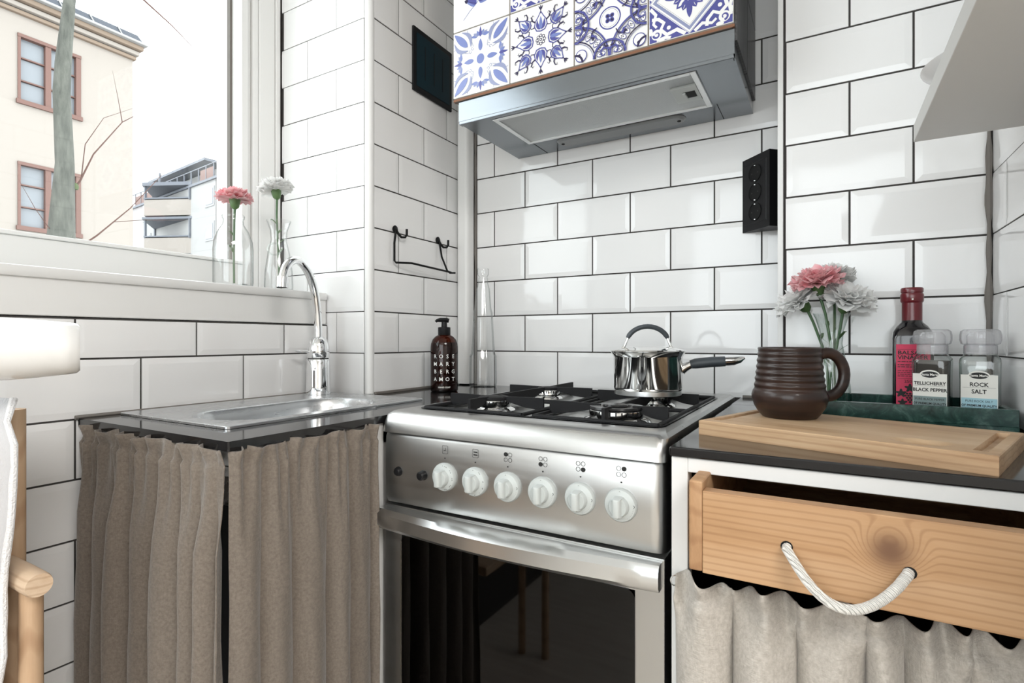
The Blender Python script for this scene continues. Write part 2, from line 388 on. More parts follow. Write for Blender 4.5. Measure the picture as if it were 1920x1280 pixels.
# short return beside the window (looks at the camera) and the dark side of the recess
w = slab('wall_corner', -1.42, -.9505, YB + GR, YB + .10, H - .132, TOP, 'grout')
tile_wall(w, 'y-', YB, XW + .002, -.9525, -.131, 1.068, -.132, -1.0466, -1.1535, .0022)
w = slab('wall_side', XC - .12, XC - GR, YB + .012, YD + .12, H - .132, TOP, 'grout')
tile_wall(w, 'x+', XC, YB + .006, 1.2995, -.131, 1.068, -.132, 1.0366, 1.1365)
# back wall behind the stove
w = slab('wall_back', XC - .12, .35, YD + GR, YD + .12, 0, TOP, 'grout')
tile_wall(w, 'y-', YD, -.884, -.084, -.131, 1.068, -.132, -.7238, -.8237)
# box-out on the right, its white edge strip, and the right wall
w = slab('wall_back_right', -.079, XF + .12, YE + GR, YD + .01, H - .130, TOP, 'grout')
tile_wall(w, 'y-', YE, -.0695, XF - .003, -.131, .974, -.126, .037, .132)
w = slab('wall_right', XF + GR, XF + .12, .46, YE + .02, 0, TOP, 'grout')
tile_wall(w, 'x-', XF, .47, YE - .004, -.131, .974, -.126, 1.087, .987, .0022)
structure(G().box(XF + .0, XF + .12, .44, .46, 0, TOP).obj('trim_5', 'white_paint'))
slab('wall_room_front', XF + .12, 2.3, .95, 1.05, 0, TOP, 'plaster')
slab('wall_room_right', 2.2, 2.3, -2.6, .95, 0, TOP, 'plaster')
# unseen rear wall with a wide window added to let in fill daylight
for nm, a in (('wall_rear_left', (-1.6, -1.5, -2.62, -2.5, 0, TOP)), ('wall_rear_right', (.95, 2.4, -2.62, -2.5, 0, TOP)), ('wall_rear', (-1.5, .95, -2.62, -2.5, 0, .75)), ('wall_rear_head', (-1.5, .95, -2.62, -2.5, 2.45, TOP))):
    slab(nm, *a, 'plaster')
g = G().box(-1.5, .95, -2.60, -2.54, .75, .79).box(-1.5, .95, -2.60, -2.54, 2.41, 2.45)
for x in (-1.5, -.275, .91): g.box(x, x + .04, -2.60, -2.54, .79, 2.41)
wnd = structure(g.obj('added_fill_window', 'white_paint'))
for x in (-1.5, -.275): G().box(x + .04, x + (1.225 if x < -1 else 1.185), -2.575, -2.571, .79, 2.41).obj('pane', 'pane_glass', wnd)
lf = G().box(.75, 1.85, -1.25, -.15, 2.43, TOP - .001, .004).obj('added_fill_fixture', 'white_paint', None); tag(lf, 'flat square white fixture added for the fill light behind the viewer', 'lamp')  # unseen fixture, added to go with the fill light
# trims: rounded corner profile, boxed pipe in the corner, edge strip of the box-out, joint in the right corner
structure(G().tube([(-.9425, YB + .0085, H - .128), (-.9425, YB + .0085, TOP)], .0115, 16).obj('trim_1', 'white_paint', smooth=True))
g = G(); prof = rrect(-.9085, YD - .021, .0205, .020, .012, 0, 40)
g.loft([[(x, y, H - .126) for x, y, _ in prof], [(x, y, TOP) for x, y, _ in prof]], cap0=True, cap1=True)
pipe = structure(g.obj('trim_2', 'white_paint', smooth=True))
for (x, y) in ((-.930, YD - .013), (-.8865, YD - .002)):
    rr = [random.uniform(.0030, .0050) for _ in range(40)]
    G().tube([(x + random.uniform(-.0006, .0006), y, H - .128 + 1.25 * i / 39) for i in range(40)], rr, 8).obj('caulk_line', 'caulk', pipe, smooth=True)
structure(G().box(-.0815, -.0718, YE - .004, YE + .06, H - .128, TOP, .0012).obj('trim_3', 'white_paint'))
rr = [.0042 + .0022 * math.sin(i * .9) * math.sin(i * .37) for i in range(70)]
structure(G().tube([(XF - .0042, YE - .0042, H - .128 + 1.1 * i / 69) for i in range(70)], rr, 8).obj('trim_4', 'caulk', smooth=True))
for (y0, y1) in ((.41, YB),): structure(G().tube([(XA + .003, y0, H - .1285), (XA + .003, y1, H - .1285)], .004, 6).obj('trim_6', 'caulk'))

# ------------------------------------------------------------------ the window beside the sink
win = structure(G().box(-1.42, XW - .02, .86, YB, H + .10, H + 1.34).obj('window_1', 'white_paint'))
def wp(name, a, bev=.002, m_='white_paint', parent=win): return G().box(*a, bev).obj(name, m_, parent)
wp('window_casing', (-1.30, XW + .004, .9195, YB - .004, H + .10, H + 1.34))
wp('window_jamb', (-1.30, XW, .874, .9185, H + .10, H + 1.34))
wp('window_bead', (-1.31, XW - .004, .858, .8735, H + .10, H + 1.34))
wp('window_bead', (-1.32, XW - .012, .846, .8575, H + .10, H + 1.34))
wp('sash_stile', (-1.33, XW - .004, .8275, .8455, H + .14, H + 1.34))
G().box(-1.312, -1.30, .8215, .8285, H + .19, H + 1.34).obj('sash_seal', 'caulk', win)
wp('sash_rail', (-1.33, XW - .002, -.80, .8275, H + .118, H + .188))
wp('sash_bead', (-1.33, XW + .004, -.80, .8275, H + .188, H + .1955))
wp('sash_stile', (-1.33, XW - .004, -.80, -.73, H + .195, H + 1.34))
wp('sash_rail', (-1.33, XW - .004, -.73, .8275, H + 1.26, H + 1.34))
wp('window_jamb', (-1.42, XW, -.86, -.80, H + .10, H + 1.34))
G().box(-1.316, -1.312, -.73, .8285, H + .1955, H + 1.26).obj('pane', 'pane_glass', win)
wp('outer_ledge', (-1.46, -1.33, -.86, .86, H + .08, H + .125), .002)
# deep painted sill board with a rounded nose and a lower fascia
sill = structure(G().box(XW - .03, XA + .004, -.90, YB - .004, H + .098, H + .1165, .004).obj('window_sill', 'white_paint', smooth=True))
G().box(XA - .05, XA - .002, -.90, YB - .004, H + .0385, H + .101, .002).obj('sill_fascia', 'white_paint', sill)

# ------------------------------------------------------------------ outside
structure(G().box(-60, -1.7, -30, 45, -7.2, -7.0).obj('courtyard_ground', 'courtyard'))
S = 16 / 9.0
fx = -16.0
yb = thing('apartment_house', 'pale yellow plastered house with brown framed windows close outside the window', 'building', (fx - 3, 0, -7))
def out(name, a, m_, parent, bev=0): return G().box(*a, bev).obj(name, m_, parent)
def yz(y, z): return y * S, H + z * S
g = G(); Y1 = 4.16 * S
holes = [(2.82 * S, 3.50 * S, H + 3.07 * S, H + 3.95 * S), (2.82 * S, 3.50 * S, H + 1.44 * S, H + 2.30 * S), (.9 * S, 1.58 * S, H + 3.07 * S, H + 3.95 * S), (.9 * S, 1.58 * S, H + 1.44 * S, H + 2.30 * S)]
# wall pieces around the window holes
cols = sorted({-9.0, Y1} | {h[0] for h in holes} | {h[1] for h in holes}); rows = sorted({-7.0, H + 4.38 * S} | {h[2] for h in holes} | {h[3] for h in holes})
for i in range(len(cols) - 1):
    for j in range(len(rows) - 1):
        cy, cz = (cols[i] + cols[i + 1]) / 2, (rows[j] + rows[j + 1]) / 2
        if any(h[0] < cy < h[1] and h[2] < cz < h[3] for h in holes): continue
        g.box(fx - .35, fx, cols[i], cols[i + 1], rows[j], rows[j + 1])
g.box(fx - 9, fx - .35, Y1 - .3, Y1, -7, H + 4.38 * S); g.box(fx - 9, fx - .36, -9, Y1 - .3, H + 3.9 * S, H + 4.0 * S)
g.obj('wall', 'facade_cream', yb)
out('inner_wall', (fx - .9, fx - .8, -9, Y1 - .4, -7, H + 4.2 * S), 'far_curtain', yb)
for q, (z0, z1, pr_) in enumerate(((4.19, 4.24, .10), (4.25, 4.31, .18), (4.32, 4.385, .28))):
    out('cornice_band', (fx - .1, fx + pr_, -9, Y1 + pr_ * .5, H + z0 * S, H + z1 * S), 'cornice_tan' if q != 1 else 'facade_cream', yb, .02)
out('gutter', (fx - .1, fx + .40, -9, Y1 + .2, H + 4.385 * S, H + 4.42 * S), 'facade_white', yb, .02)
g = G(); g.add([(fx + .32, -9, H + 4.42 * S), (fx + .32, Y1 + .12, H + 4.42 * S), (fx + .20, Y1 + .02, H + 4.54 * S), (fx + .20, -9, H + 4.54 * S), (fx - 6, -9, H + 4.7 * S), (fx - 6, Y1 - .1, H + 4.7 * S)], [(0, 1, 2, 3), (3, 2, 5, 4)])
rf = g.obj('roof', 'roof_slate', yb)
for i in range(9): G().tube([(fx + .34, Y1 - .4 - .62 * i, H + 4.42 * S), (fx + .215, Y1 - .45 - .62 * i, H + 4.545 * S)], .016, 5).obj('roof_seam', 'facade_white', rf)
for (a, b, c, d) in holes:
    wf = G(); t = .10; md = a + (b - a) * .465
    wf.box(fx - .16, fx + .03, a, a + t * .5, c, d).box(fx - .16, fx + .03, b - t, b, c, d).box(fx - .15, fx + .04, a - .004, b + .004, d - t * .7, d + .004).box(fx - .16, fx + .06, a - .03, b + .03, c - .04, c + t * .6)
    wf.box(fx - .16, fx + .02, md - t * .55, md + t * .55, c, d)
    f_ = wf.obj('window_frame', 'window_brown', yb)
    for k in (1, 2): G().box(fx - .13, fx - .03, a, b, c + (d - c) * k / 3 - .014, c + (d - c) * k / 3 + .014).obj('glazing_bar', 'window_brown', f_)
    for (p, q) in ((a + t * .5, md - t * .5), (md + t * .5, b - t)):
        for k in range(3): G().box(fx - .10, fx - .09, p, q, c + (d - c) * k / 3 + .02, c + (d - c) * (k + 1) / 3 - .02).obj('pane', 'far_pane', f_)
# far white block: own frame along direction (u) with the facade turned six degrees
SW = 20 / 14.0
P0 = Vector((-25.457 * SW, 14 * SW, 0)); UD = Vector((.994, -.110, 0)); ND = Vector((-.110, -.994, 0))
wb = thing('apartment_block', 'white apartment block with corner balconies and roof terrace in the distance', 'building', (P0.x, P0.y, -7))
def wbx(name, u0, u1, n0, n1, z0, z1, m_, parent=None):
    vs = []
    for u in (u0, u1):
        for n_ in (n0, n1):
            for z in (z0, z1): q = P0 + UD * u * SW + ND * n_; vs.append((q.x, q.y, z))
    return G().add(vs, [(0, 1, 3, 2), (4, 6, 7, 5), (0, 4, 5, 1), (2, 3, 7, 6), (0, 2, 6, 4), (1, 5, 7, 3)]).obj(name, m_, parent or wb)
def zz(z): return H + z * SW
wbx('wall', -11, 2.78, -10, 0, -7, zz(7.05), 'facade_white'); wbx('wall', 2.78, 9, -10, -1.2, -7, zz(6.9), 'facade_peach')
wbx('penthouse', -9, 9, -10, -2.2, zz(6.9), zz(8.35), 'facade_white'); wbx('roof_slab', -6.2, .3, -10, -.9, zz(8.40), zz(8.52), 'far_metal'); wbx('roof_slab', .6, 9, -10, -1.6, zz(8.1), zz(8.2), 'far_metal')
wbx('canopy', 3.6, 9, -2.2, .1, zz(7.95), zz(8.02), 'far_metal'); wbx('terrace_edge', -11, 9, -.1, .12, zz(6.92), zz(7.02), 'far_metal')
tr_ = wbx('terrace_rail', -11, 9, 0, .05, zz(7.62), zz(7.66), 'far_metal')
for i in range(22): wbx('rail_post', -6 + i * .72, -5.95 + i * .72, 0, .05, zz(7.0), zz(7.64), 'far_metal', tr_)
wbx('rail_panel', -6, -3.2, .01, .03, zz(7.05), zz(7.5), 'window_brown', tr_); wbx('rail_panel', 1.4, 2.6, .01, .03, zz(7.05), zz(7.5), 'window_brown', tr_)
for u in (-5.6, -3.9, -2.3, .2, 3.9, 5.0): 
    f_ = wbx('terrace_door', u, u + .75, -2.25, -2.15, zz(7.0), zz(7.95), 'facade_white'); wbx('pane', u + .08, u + .67, -2.16, -2.12, zz(7.05), zz(7.9), 'far_pane', f_)
for u in (-3.7, 3.2): wbx('canopy_post', u, u + .12, -.4, -.3, zz(7.0), zz(8.4 if u < 0 else 7.95), 'far_metal')
for (u0, u1, z0, z1) in ((-5.02, -4.0, 6.06, 6.98), (-5.02, -4.0, 4.40, 5.38), (1.85, 2.70, 5.80, 6.65), (1.85, 2.70, 4.31, 5.14), (-3.0, -2.2, 6.6, 6.95), (-5.02, -4.0, 2.7, 3.7), (1.85, 2.70, 2.7, 3.5)):
    f_ = wbx('window_frame', u0, u1, -.05, .04, zz(z0), zz(z1), 'far_curtain'); wbx('pane', u0 + .1, u1 - .1, .04, .06, zz(z0 + .09), zz(z1 - .09), 'far_pane', f_)
def bay(z0, z1, roof):
    pk = -1.52
    def ptri(name, za, zb, e, m_, par=None):
        P_ = [(-3.5 - e, 0), (pk, 1.7 + e), (.43 + e, 0)]; vs = []
        for z in (za, zb):
            for (u, n_) in P_: q = P0 + UD * u * SW + ND * n_; vs.append((q.x, q.y, z))
        return G().add(vs, [(2, 1, 0), (3, 4, 5), (0, 1, 4, 3), (1, 2, 5, 4), (2, 0, 3, 5)]).obj(name, m_, par or wb)
    b_ = ptri('balcony', zz(z0), zz(z0 + .72), 0, 'facade_peach'); ptri('balcony_rail', zz(z0 + .76), zz(z0 + .82), .03, 'far_metal', b_)
    ptri('balcony_roof', zz(z1), zz(z1 + roof), .12, 'far_metal', b_)
    for (u, n_) in ((pk, 1.62), (.40, .05), (-3.45, .05)):
        q = P0 + UD * u * SW + ND * n_; G().box(q.x - .06, q.x + .06, q.y - .06, q.y + .06, zz(z0 + .7), zz(z1)).obj('balcony_post', 'far_metal', b_)
bay(5.70, 7.05, .16); bay(3.95, 5.52, .1); bay(2.2, 3.8, .1)
# bare tree between the houses and the window
tx = -10.0
tree = thing('bare_tree', 'bare leafless tree with mossy grey trunk and thin reddish twigs outside', 'tree', (tx, 3.6, -7))
tp = [(3.58, -7, .24), (3.62, H + .9, .22), (3.65, H + 1.66, .165), (3.69, H + 2.66, .118), (3.65, H + 3.74, .108), (3.67, H + 4.2, .100), (3.75, H + 5.2, .075), (3.9, H + 7.4, .06), (4.0, H + 9.5, .03)]
G().tube([(tx, y, z) for y, z, r in tp], [r for y, z, r in tp], 14).obj('trunk', 'bark', tree, smooth=True)
def branch(pts, r0, name='branch', m_='twig', par=tree): return G().tube(pts, [r0 * (1 - .8 * i / (len(pts) - 1)) for i in range(len(pts))], 6).obj(name, m_, par, smooth=True)
b1 = branch([(tx, 3.72, H + 2.2), (tx + .05, 3.86, H + 2.44), (tx + .1, 4.02, H + 2.9), (tx + .1, 4.42, H + 3.54), (tx + .1, 4.66, H + 3.76)], .018)
branch([(tx + .1, 4.42, H + 3.54), (tx + .1, 4.36, H + 3.9), (tx + .1, 4.28, H + 4.32)], .007, 'twig', par=b1); branch([(tx + .05, 3.88, H + 2.5), (tx, 3.95, H + 3.05), (tx, 4.2, H + 3.55), (tx, 4.62, H + 3.86)], .009, 'twig', par=b1)
b2 = branch([(tx, 3.62, H + 1.2), (tx + .3, 3.98, H + 1.6), (tx + .4, 4.4, H + 2.1), (tx + .5, 4.86, H + 2.78)], .016)
branch([(tx + .35, 4.2, H + 1.85), (tx + .4, 4.6, H + 1.95), (tx + .5, 5.2, H + 2.05)], .006, 'twig', par=b2); branch([(tx, 3.6, H + 1.5), (tx + .1, 3.3, H + 1.9), (tx + .1, 3.1, H + 2.3)], .007, 'twig')
branch([(tx, 3.85, H + 6.2), (tx + 1.5, 3.8, H + 5.1), (tx + 2, 3.8, H + 4.62), (tx + 2, 4.2, H + 4.44), (tx + 2, 4.54, H + 4.24)], .02); branch([(tx + 1.5, 3.8, H + 5.1), (tx + 2, 4.0, H + 4.75), (tx + 2, 4.62, H + 4.5)], .007, 'twig')
G().lathe([(.0, -.05), (.05, -.04), (.06, .0), (.045, .05), (.0, .07)], 10, (tx + .02, 3.80, H + 2.35)).obj('burl', 'moss', tree, smooth=True)
# ------------------------------------------------------------------ cooker hood
HX0, HX1, HY, HZ = -.742, -.141, 1.030, H + .505
hood = thing('cooker_hood', 'stainless steel cooker hood clad in blue and white patterned tiles', 'cooker hood', (-.44, 1.17, HZ))
g = G()
fr = [(-.660, 1.046), (-.211, 1.046), (-.211, 1.222), (-.660, 1.222)]
# underside with a hole for the filter
for a in ((HX0, -.660, HY, YD - .002), (-.211, HX1, HY, YD - .002), (-.660, -.211, HY, 1.046), (-.660, -.211, 1.222, YD - .002)): g.box(a[0], a[1], a[2], a[3], HZ, HZ + .004)
g.box(HX0, HX1, HY, HY + .004, HZ, HZ + .050); g.box(HX0, HX0 + .004, HY + .004, YD - .002, HZ + .004, HZ + .050); g.box(HX1 - .004, HX1, HY + .004, YD - .002, HZ + .004, HZ + .050)
g.box(HX0, HX1, HY + .004, YD - .002, HZ + .046, HZ + .050)
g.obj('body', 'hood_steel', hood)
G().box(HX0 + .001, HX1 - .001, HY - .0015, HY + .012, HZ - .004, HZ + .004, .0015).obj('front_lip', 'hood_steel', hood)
for x in (-.652, -.203): G().box(x, x + .0012, 1.222, YD - .004, HZ - .0006, HZ + .001).obj('panel_seam', 'matte_black', hood)
flt = G().box(-.650, -.221, 1.056, 1.212, HZ - .001, HZ + .002).obj('grease_filter', 'filter_mesh_metal', hood)
g = G()
for a in ((-.660, -.649, 1.046, 1.222), (-.222, -.211, 1.046, 1.222), (-.649, -.222, 1.046, 1.056), (-.649, -.222, 1.212, 1.222)): g.box(*a, HZ - .004, HZ + .003, .001)
g.obj('filter_frame', 'satin_steel', flt)
lt = G().box(-.272, -.222, 1.098, 1.170, HZ - .0055, HZ, .001).obj('filter_latch', 'knob_plastic', flt)
G().box(-.252, -.228, 1.120, 1.148, HZ - .0062, HZ - .002).obj('latch_slot', 'matte_black', flt); G().box(-.252, -.246, 1.120, 1.148, HZ - .0095, HZ - .003, .001).obj('latch_grip', 'knob_plastic', flt)
L0 = [(x, y, HZ - .0005) for x, y, _ in rrect(-.435, 1.258, .160, .025, .025, 0, 40)]; L1 = [(x, y, HZ - .006) for x, y, _ in rrect(-.435, 1.258, .154, .020, .020, 0, 40)]
lc = G().loft([L0, L1], cap1=True).obj('lamp_cover', 'lamp_lens', hood, smooth=True)
for x in (-.580, -.290): G().lathe([(0, -.008), (.004, -.0075), (.005, -.005)], 12, (x, 1.258, HZ)).obj('screw', 'matte_black', lc)
# tiled box above the steel
TW = .1535; TX0 = -.7545; TZ0 = HZ + .056
G().box(TX0 + .004, TX0 + 4 * TW - .004, HY - .0035, YD - .001, HZ + .050, TOP - .001).obj('casing', 'tile_grout', hood)
G().box(TX0, TX0 + 4 * TW, HY - .004, HY + .006, HZ + .0505, HZ + .0555).obj('tile_ledge', 'terracotta', hood)
G().box(TX0 + 4 * TW - .004, TX0 + 4 * TW - .001, HY + .001, YD - .001, HZ + .048, HZ + .0555).obj('tile_ledge', 'terracotta', hood)
for c_ in range(2):
    for r_ in range(3):
        y0 = HY + .002 + c_ * .142; G().box(TX0 + 4 * TW - .004, TX0 + 4 * TW + .004, y0, y0 + .140, TZ0 - .028 + r_ * TW, TZ0 - .028 + (r_ + 1) * TW - .002, .001).obj('side_tile', 'hood_side_shade', hood)
class Pat:
    def __init__(s): s.g = G(); s.layer = 0
    def poly(s, pts, mi):
        s.layer += 1; y = -.00025 - .000012 * s.layer; cl = lambda t: max(-.985, min(.985, t))
        s.g.add([(cl(x) * TW / 2 * .985, y, cl(z) * TW / 2 * .985) for x, z in pts], [tuple(range(len(pts)))], mi)
    def ell(s, cx, cy, rx, ry, rot, mi, n=20):
        c, d = math.cos(rot), math.sin(rot)
        s.poly([(cx + rx * math.cos(t) * c - ry * math.sin(t) * d, cy + rx * math.cos(t) * d + ry * math.sin(t) * c) for t in [2 * PI * i / n for i in range(n)]], mi)
    def stroke(s, pts, w0, w1, mi):
        s.layer += 1; y = -.00025 - .000012 * s.layer; n = len(pts); vs = []; cl = lambda t: max(-.985, min(.985, t)); k = TW / 2 * .985
        for i, (x, z) in enumerate(pts):
            a = pts[max(0, i - 1)]; b = pts[min(n - 1, i + 1)]; dx, dz = b[0] - a[0], b[1] - a[1]; l = math.hypot(dx, dz) or 1
            w = w0 + (w1 - w0) * i / (n - 1)
            vs += [(cl(x - dz / l * w) * k, y, cl(z + dx / l * w) * k), (cl(x + dz / l * w) * k, y, cl(z - dx / l * w) * k)]
        s.g.add(vs, [(2 * i, 2 * i + 1, 2 * i + 3, 2 * i + 2) for i in range(n - 1)], mi)
    def arc(s, cx, cy, r, a0, a1, w, mi, n=28, w1=None, spiral=0.0):
        s.stroke([(cx + (r * (1 - spiral * i / n)) * math.cos(R(a0 + (a1 - a0) * i / n)), cy + (r * (1 - spiral * i / n)) * math.sin(R(a0 + (a1 - a0) * i / n))) for i in range(n + 1)], w, w if w1 is None else w1, mi)
    def petal(s, x0, y0, x1, y1, w, mi, bend=0.0, fat=.6):
        n = 12; L = []; Rr = []; dx, dy = x1 - x0, y1 - y0; l = math.hypot(dx, dy); nx, ny = -dy / l, dx / l
        for i in range(n + 1):
            t = i / n; ww = w * math.sin(PI * t ** fat) ** .8 if 0 < t < 1 else 0; b = bend * math.sin(PI * t)
            px, py = x0 + dx * t + nx * b, y0 + dy * t + ny * b; L.append((px + nx * ww, py + ny * ww)); Rr.append((px - nx * ww, py - ny * ww))
        s.poly(L + Rr[::-1][1:-1], mi)
def rot4(fn, n=4, off=0):
    for k in range(n):
        a = 2 * PI * k / n + off; c, d = math.cos(a), math.sin(a); fn(lambda x, y: (x * c - y * d, x * d + y * c), math.degrees(a), a)
def pat_petals():
    p = Pat(); p.ell(0, 0, .135, .15, 0, 0)
    def ax(T, deg, a):
        x0, y0 = T(0, .24); x1, y1 = T(0, .60); p.petal(x0, y0, x1, y1, .075, 0, fat=.75)
        for k in (-3, -2, -1, 1, 2, 3):
            q = k * .42; b0 = T(math.sin(q) * .10, .70 + .05 * abs(k) * 0); b1 = T(math.sin(q) * (.30 + .02 * abs(k)), .70 + math.cos(q) * .24 - .06)
            p.petal(*b0, *b1, .052, 0 if abs(k) != 2 else 3)
        b0 = T(0, .66); b1 = T(0, .97); p.petal(*b0, *b1, .045, 1)
    rot4(ax)
    def dg(T, deg, a):
        b0, b1 = T(.46, .46), T(.95, .95); p.petal(*b0, *b1, .11, 0, fat=.8)
        b0, b1 = T(.42, .34), T(.96, .70); p.petal(*b0, *b1, .062, 3, bend=-.15, fat=.9); b0, b1 = T(.34, .42), T(.70, .96); p.petal(*b0, *b1, .062, 3, bend=.15, fat=.9)
        for sg in (1, -1):
            pts = [(.25, .42), (.30, .56), (.42, .70), (.48, .86), (.46, .97)] if sg > 0 else [(.42, .25), (.56, .30), (.70, .42), (.86, .48), (.97, .46)]
            p.stroke([T(*q) for q in pts], .007, .007, 3)
            c0 = T(*((.28, .36) if sg > 0 else (.36, .28))); p.arc(*c0, .05, deg, deg + 300, .007, 3, 14, spiral=.4)
    rot4(dg); return p
def pat_tulips():
    p = Pat()
    for k in range(8): a = PI / 4 * k; p.ell(.115 * math.cos(a), .115 * math.sin(a), .048, .048, 0, 2, 12); p.ell(.115 * math.cos(a), .115 * math.sin(a), .027, .027, 0, 4, 12)
    p.ell(0, 0, .045, .045, 0, 2, 12); p.ell(0, 0, .02, .02, 0, 4, 8)
    def tul(T, deg, a, r=.24, s=1.0):
        for sg in (1, -1):
            p.stroke([T(sg * x * s, r + y * s) for x, y in ((0, .0), (.13, .03), (.20, .16), (.17, .30), (.08, .42), (0, .56))], .018, .012, 1)
            p.stroke([T(sg * x * s, r + y * s) for x, y in ((.17, .28), (.26, .34), (.30, .44), (.25, .50), (.21, .45))], .024, .006, 2)
            p.petal(*T(sg * .02 * s, r + .05 * s), *T(sg * .11 * s, r + .34 * s), .05 * s, 1, bend=-sg * .04)
            p.stroke([T(sg * x * s, r + y * s) for x, y in ((.20, .14), (.30, .12), (.34, .20), (.29, .25))], .014, .005, 2)
        p.petal(*T(0, r + .06 * s), *T(0, r + .42 * s), .055 * s, 0)
        p.stroke([T(0, r + .5 * s), T(0, r + .72 * s)], .010, .016, 2)
        for sg in (1, -1): p.petal(*T(0, r + .60 * s), *T(sg * .07, r + .72 * s), .02, 2)
    rot4(lambda T, d, a: tul(T, d, a)); rot4(lambda T, d, a: tul(T, d, a, .52, .86), 4, PI / 4); return p
def pat_rings():
    p = Pat()
    for (r, mi) in ((.30, 1), (.265, 4), (.235, 2), (.228, 4)): p.ell(0, 0, r, r, 0, mi, 36)
    for k in range(4): a = PI / 2 * k + PI / 4; p.ell(.075 * math.cos(a), .075 * math.sin(a), .075, .062, a, 1); p.ell(.085 * math.cos(a), .085 * math.sin(a), .04, .03, a, 2)
    p.ell(0, 0, .02, .02, 0, 4, 8)
    def cor(T, deg, a):
        cx, cy = T(1, 1)
        for (r, w, mi) in ((.98, .022, 1), (.93, .008, 2), (.60, .016, 2), (.55, .006, 1)): p.arc(cx, cy, r, deg + 180, deg + 270, w, mi)
        for k in range(7):
            q = R(deg + 180 + 8 + 12.4 * k); x, y = cx + .77 * math.cos(q), cy + .77 * math.sin(q)
            p.ell(x, y, .125, .070, q, 1, 16); p.ell(x, y, .105, .054, q, 4, 16)
            for d_ in (0, 90, 180, 270): p.ell(x + .03 * math.cos(q + R(d_)), y + .03 * math.sin(q + R(d_)), .017, .017, 0, 2, 8)
        p.ell(*T(.80, .80), .17, .17, 0, 1, 20); p.ell(*T(.80, .80), .145, .145, 0, 4, 20); p.ell(*T(.86, .78), .05, .035, .6, 2); p.arc(*T(.98, .98), .22, deg + 180, deg + 270, .03, 2)
    def sid(T, deg, a):
        cx, cy = T(0, 1.02); p.arc(cx, cy, .44, deg + 180, deg + 360, .025, 1); p.arc(cx, cy, .40, deg + 180, deg + 360, .007, 2)
        for sg in (1, -1):
            x, y = T(sg * .14, .88); p.arc(x, y, .14, deg + (200 if sg > 0 else -20), deg + (200 + sg * 290 if sg > 0 else -20 - 290), .034, 1, 20, .008, .6)
            p.petal(*T(sg * .02, .74), *T(sg * .16, .66), .03, 2, bend=.03 * sg)
        b = [T(x, y) for x, y in ((.34, .18), (.46, .24), (.50, .36), (.44, .46))]; p.stroke(b, .012, .040, 2); b = [T(x, y) for x, y in ((.50, .34), (.40, .40), (.30, .52))]; p.stroke(b, .036, .006, 1)
    rot4(cor); rot4(sid); return p
def pat_diamond():
    p = Pat()
    p.poly([(-.98, -.98), (.98, -.98), (.98, .98), (-.98, .98)], 1)
    def cr(T, deg, a):
        for (pts, w0, w1) in ((((.10, .96), (.30, .80), (.55, .86), (.70, .70), (.62, .55), (.76, .42), (.92, .40)), .05, .04), (((.96, .12), (.82, .30), (.88, .52), (.80, .62)), .045, .03), (((.45, .97), (.60, .92), (.80, .95)), .05, .03)):
            p.stroke([T(*q) for q in pts], w0, w1, 4)
        x, y = T(.80, .80); p.ell(x, y, .13, .13, 0, 4); p.arc(x, y, .085, deg, deg + 320, .028, 1, 18, .01, .55); x, y = T(.50, .70); p.ell(x, y, .05, .05, 0, 4)
        x, y = T(.95, .70); p.ell(x, y, .05, .09, a, 4); x, y = T(.68, .95); p.ell(x, y, .09, .05, a, 4)
    rot4(cr)
    for (r, mi) in ((.99, 4), (.97, 3), (.955, 4), (.90, 3), (.80, 4), (.775, 2), (.768, 4)): p.poly([(r, 0), (0, r), (-r, 0), (0, -r)], mi)
    for k in range(8):
        a = PI / 4 * k; c, d = math.cos(a), math.sin(a)
        if k % 2 == 0: p.petal(.10 * c, .10 * d, .60 * c, .60 * d, .07, 1, fat=1.2)
        else:
            p.petal(.12 * c, .12 * d, .44 * c, .44 * d, .11, 1); p.petal(.18 * c, .18 * d, .38 * c, .38 * d, .05, 4)
        for sg in (1, -1): q = a + sg * .38; p.petal(.16 * math.cos(q), .16 * math.sin(q), .42 * math.cos(q), .42 * math.sin(q), .045, 1, bend=.05 * sg)
    p.ell(0, 0, .15, .15, 0, 1); p.ell(0, 0, .09, .09, 0, 4); p.ell(0, 0, .05, .05, 0, 2); return p
def pat_leaves():
    p = Pat(); p.stroke([(-.62, -.72), (-.38, -.50), (-.10, -.30), (.10, .10), (.12, .6)], .010, .016, 3)
    for (a, b, c, d, w, bd) in ((-.14, -.34, -.58, -.14, .14, -.04), (-.06, -.28, .50, -.30, .13, .05), (.02, -.10, -.30, .22, .13, .03), (.10, .10, .5, .35, .13, .03)):
        p.petal(a, b, c, d, w, 0, bend=bd); p.petal(a, b, a + (c - a) * .9, b + (d - b) * .9, w * .55, 1, bend=bd); p.petal(a + (c - a) * .72, b + (d - b) * .72, c, d, w * .45, 2); p.stroke([(a, b), (c, d)], .006, .004, 2)
    p.ell(.12, .62, .26, .24, 0, 0); p.ell(.12, .62, .16, .15, 0, 1); return p
PATS = [pat_petals, pat_tulips, pat_rings, pat_diamond]
ROWS = [[0, 1, 2, 3], ['l', 3, 1, 2], [2, 0, 3, 1]]
tme = G().box(-TW / 2 + .0014, TW / 2 - .0014, 0, .007, -TW / 2 + .0014, TW / 2 - .0014, .0009).me(); tme.materials.append(MATS['hood_tile'])
pm = {}
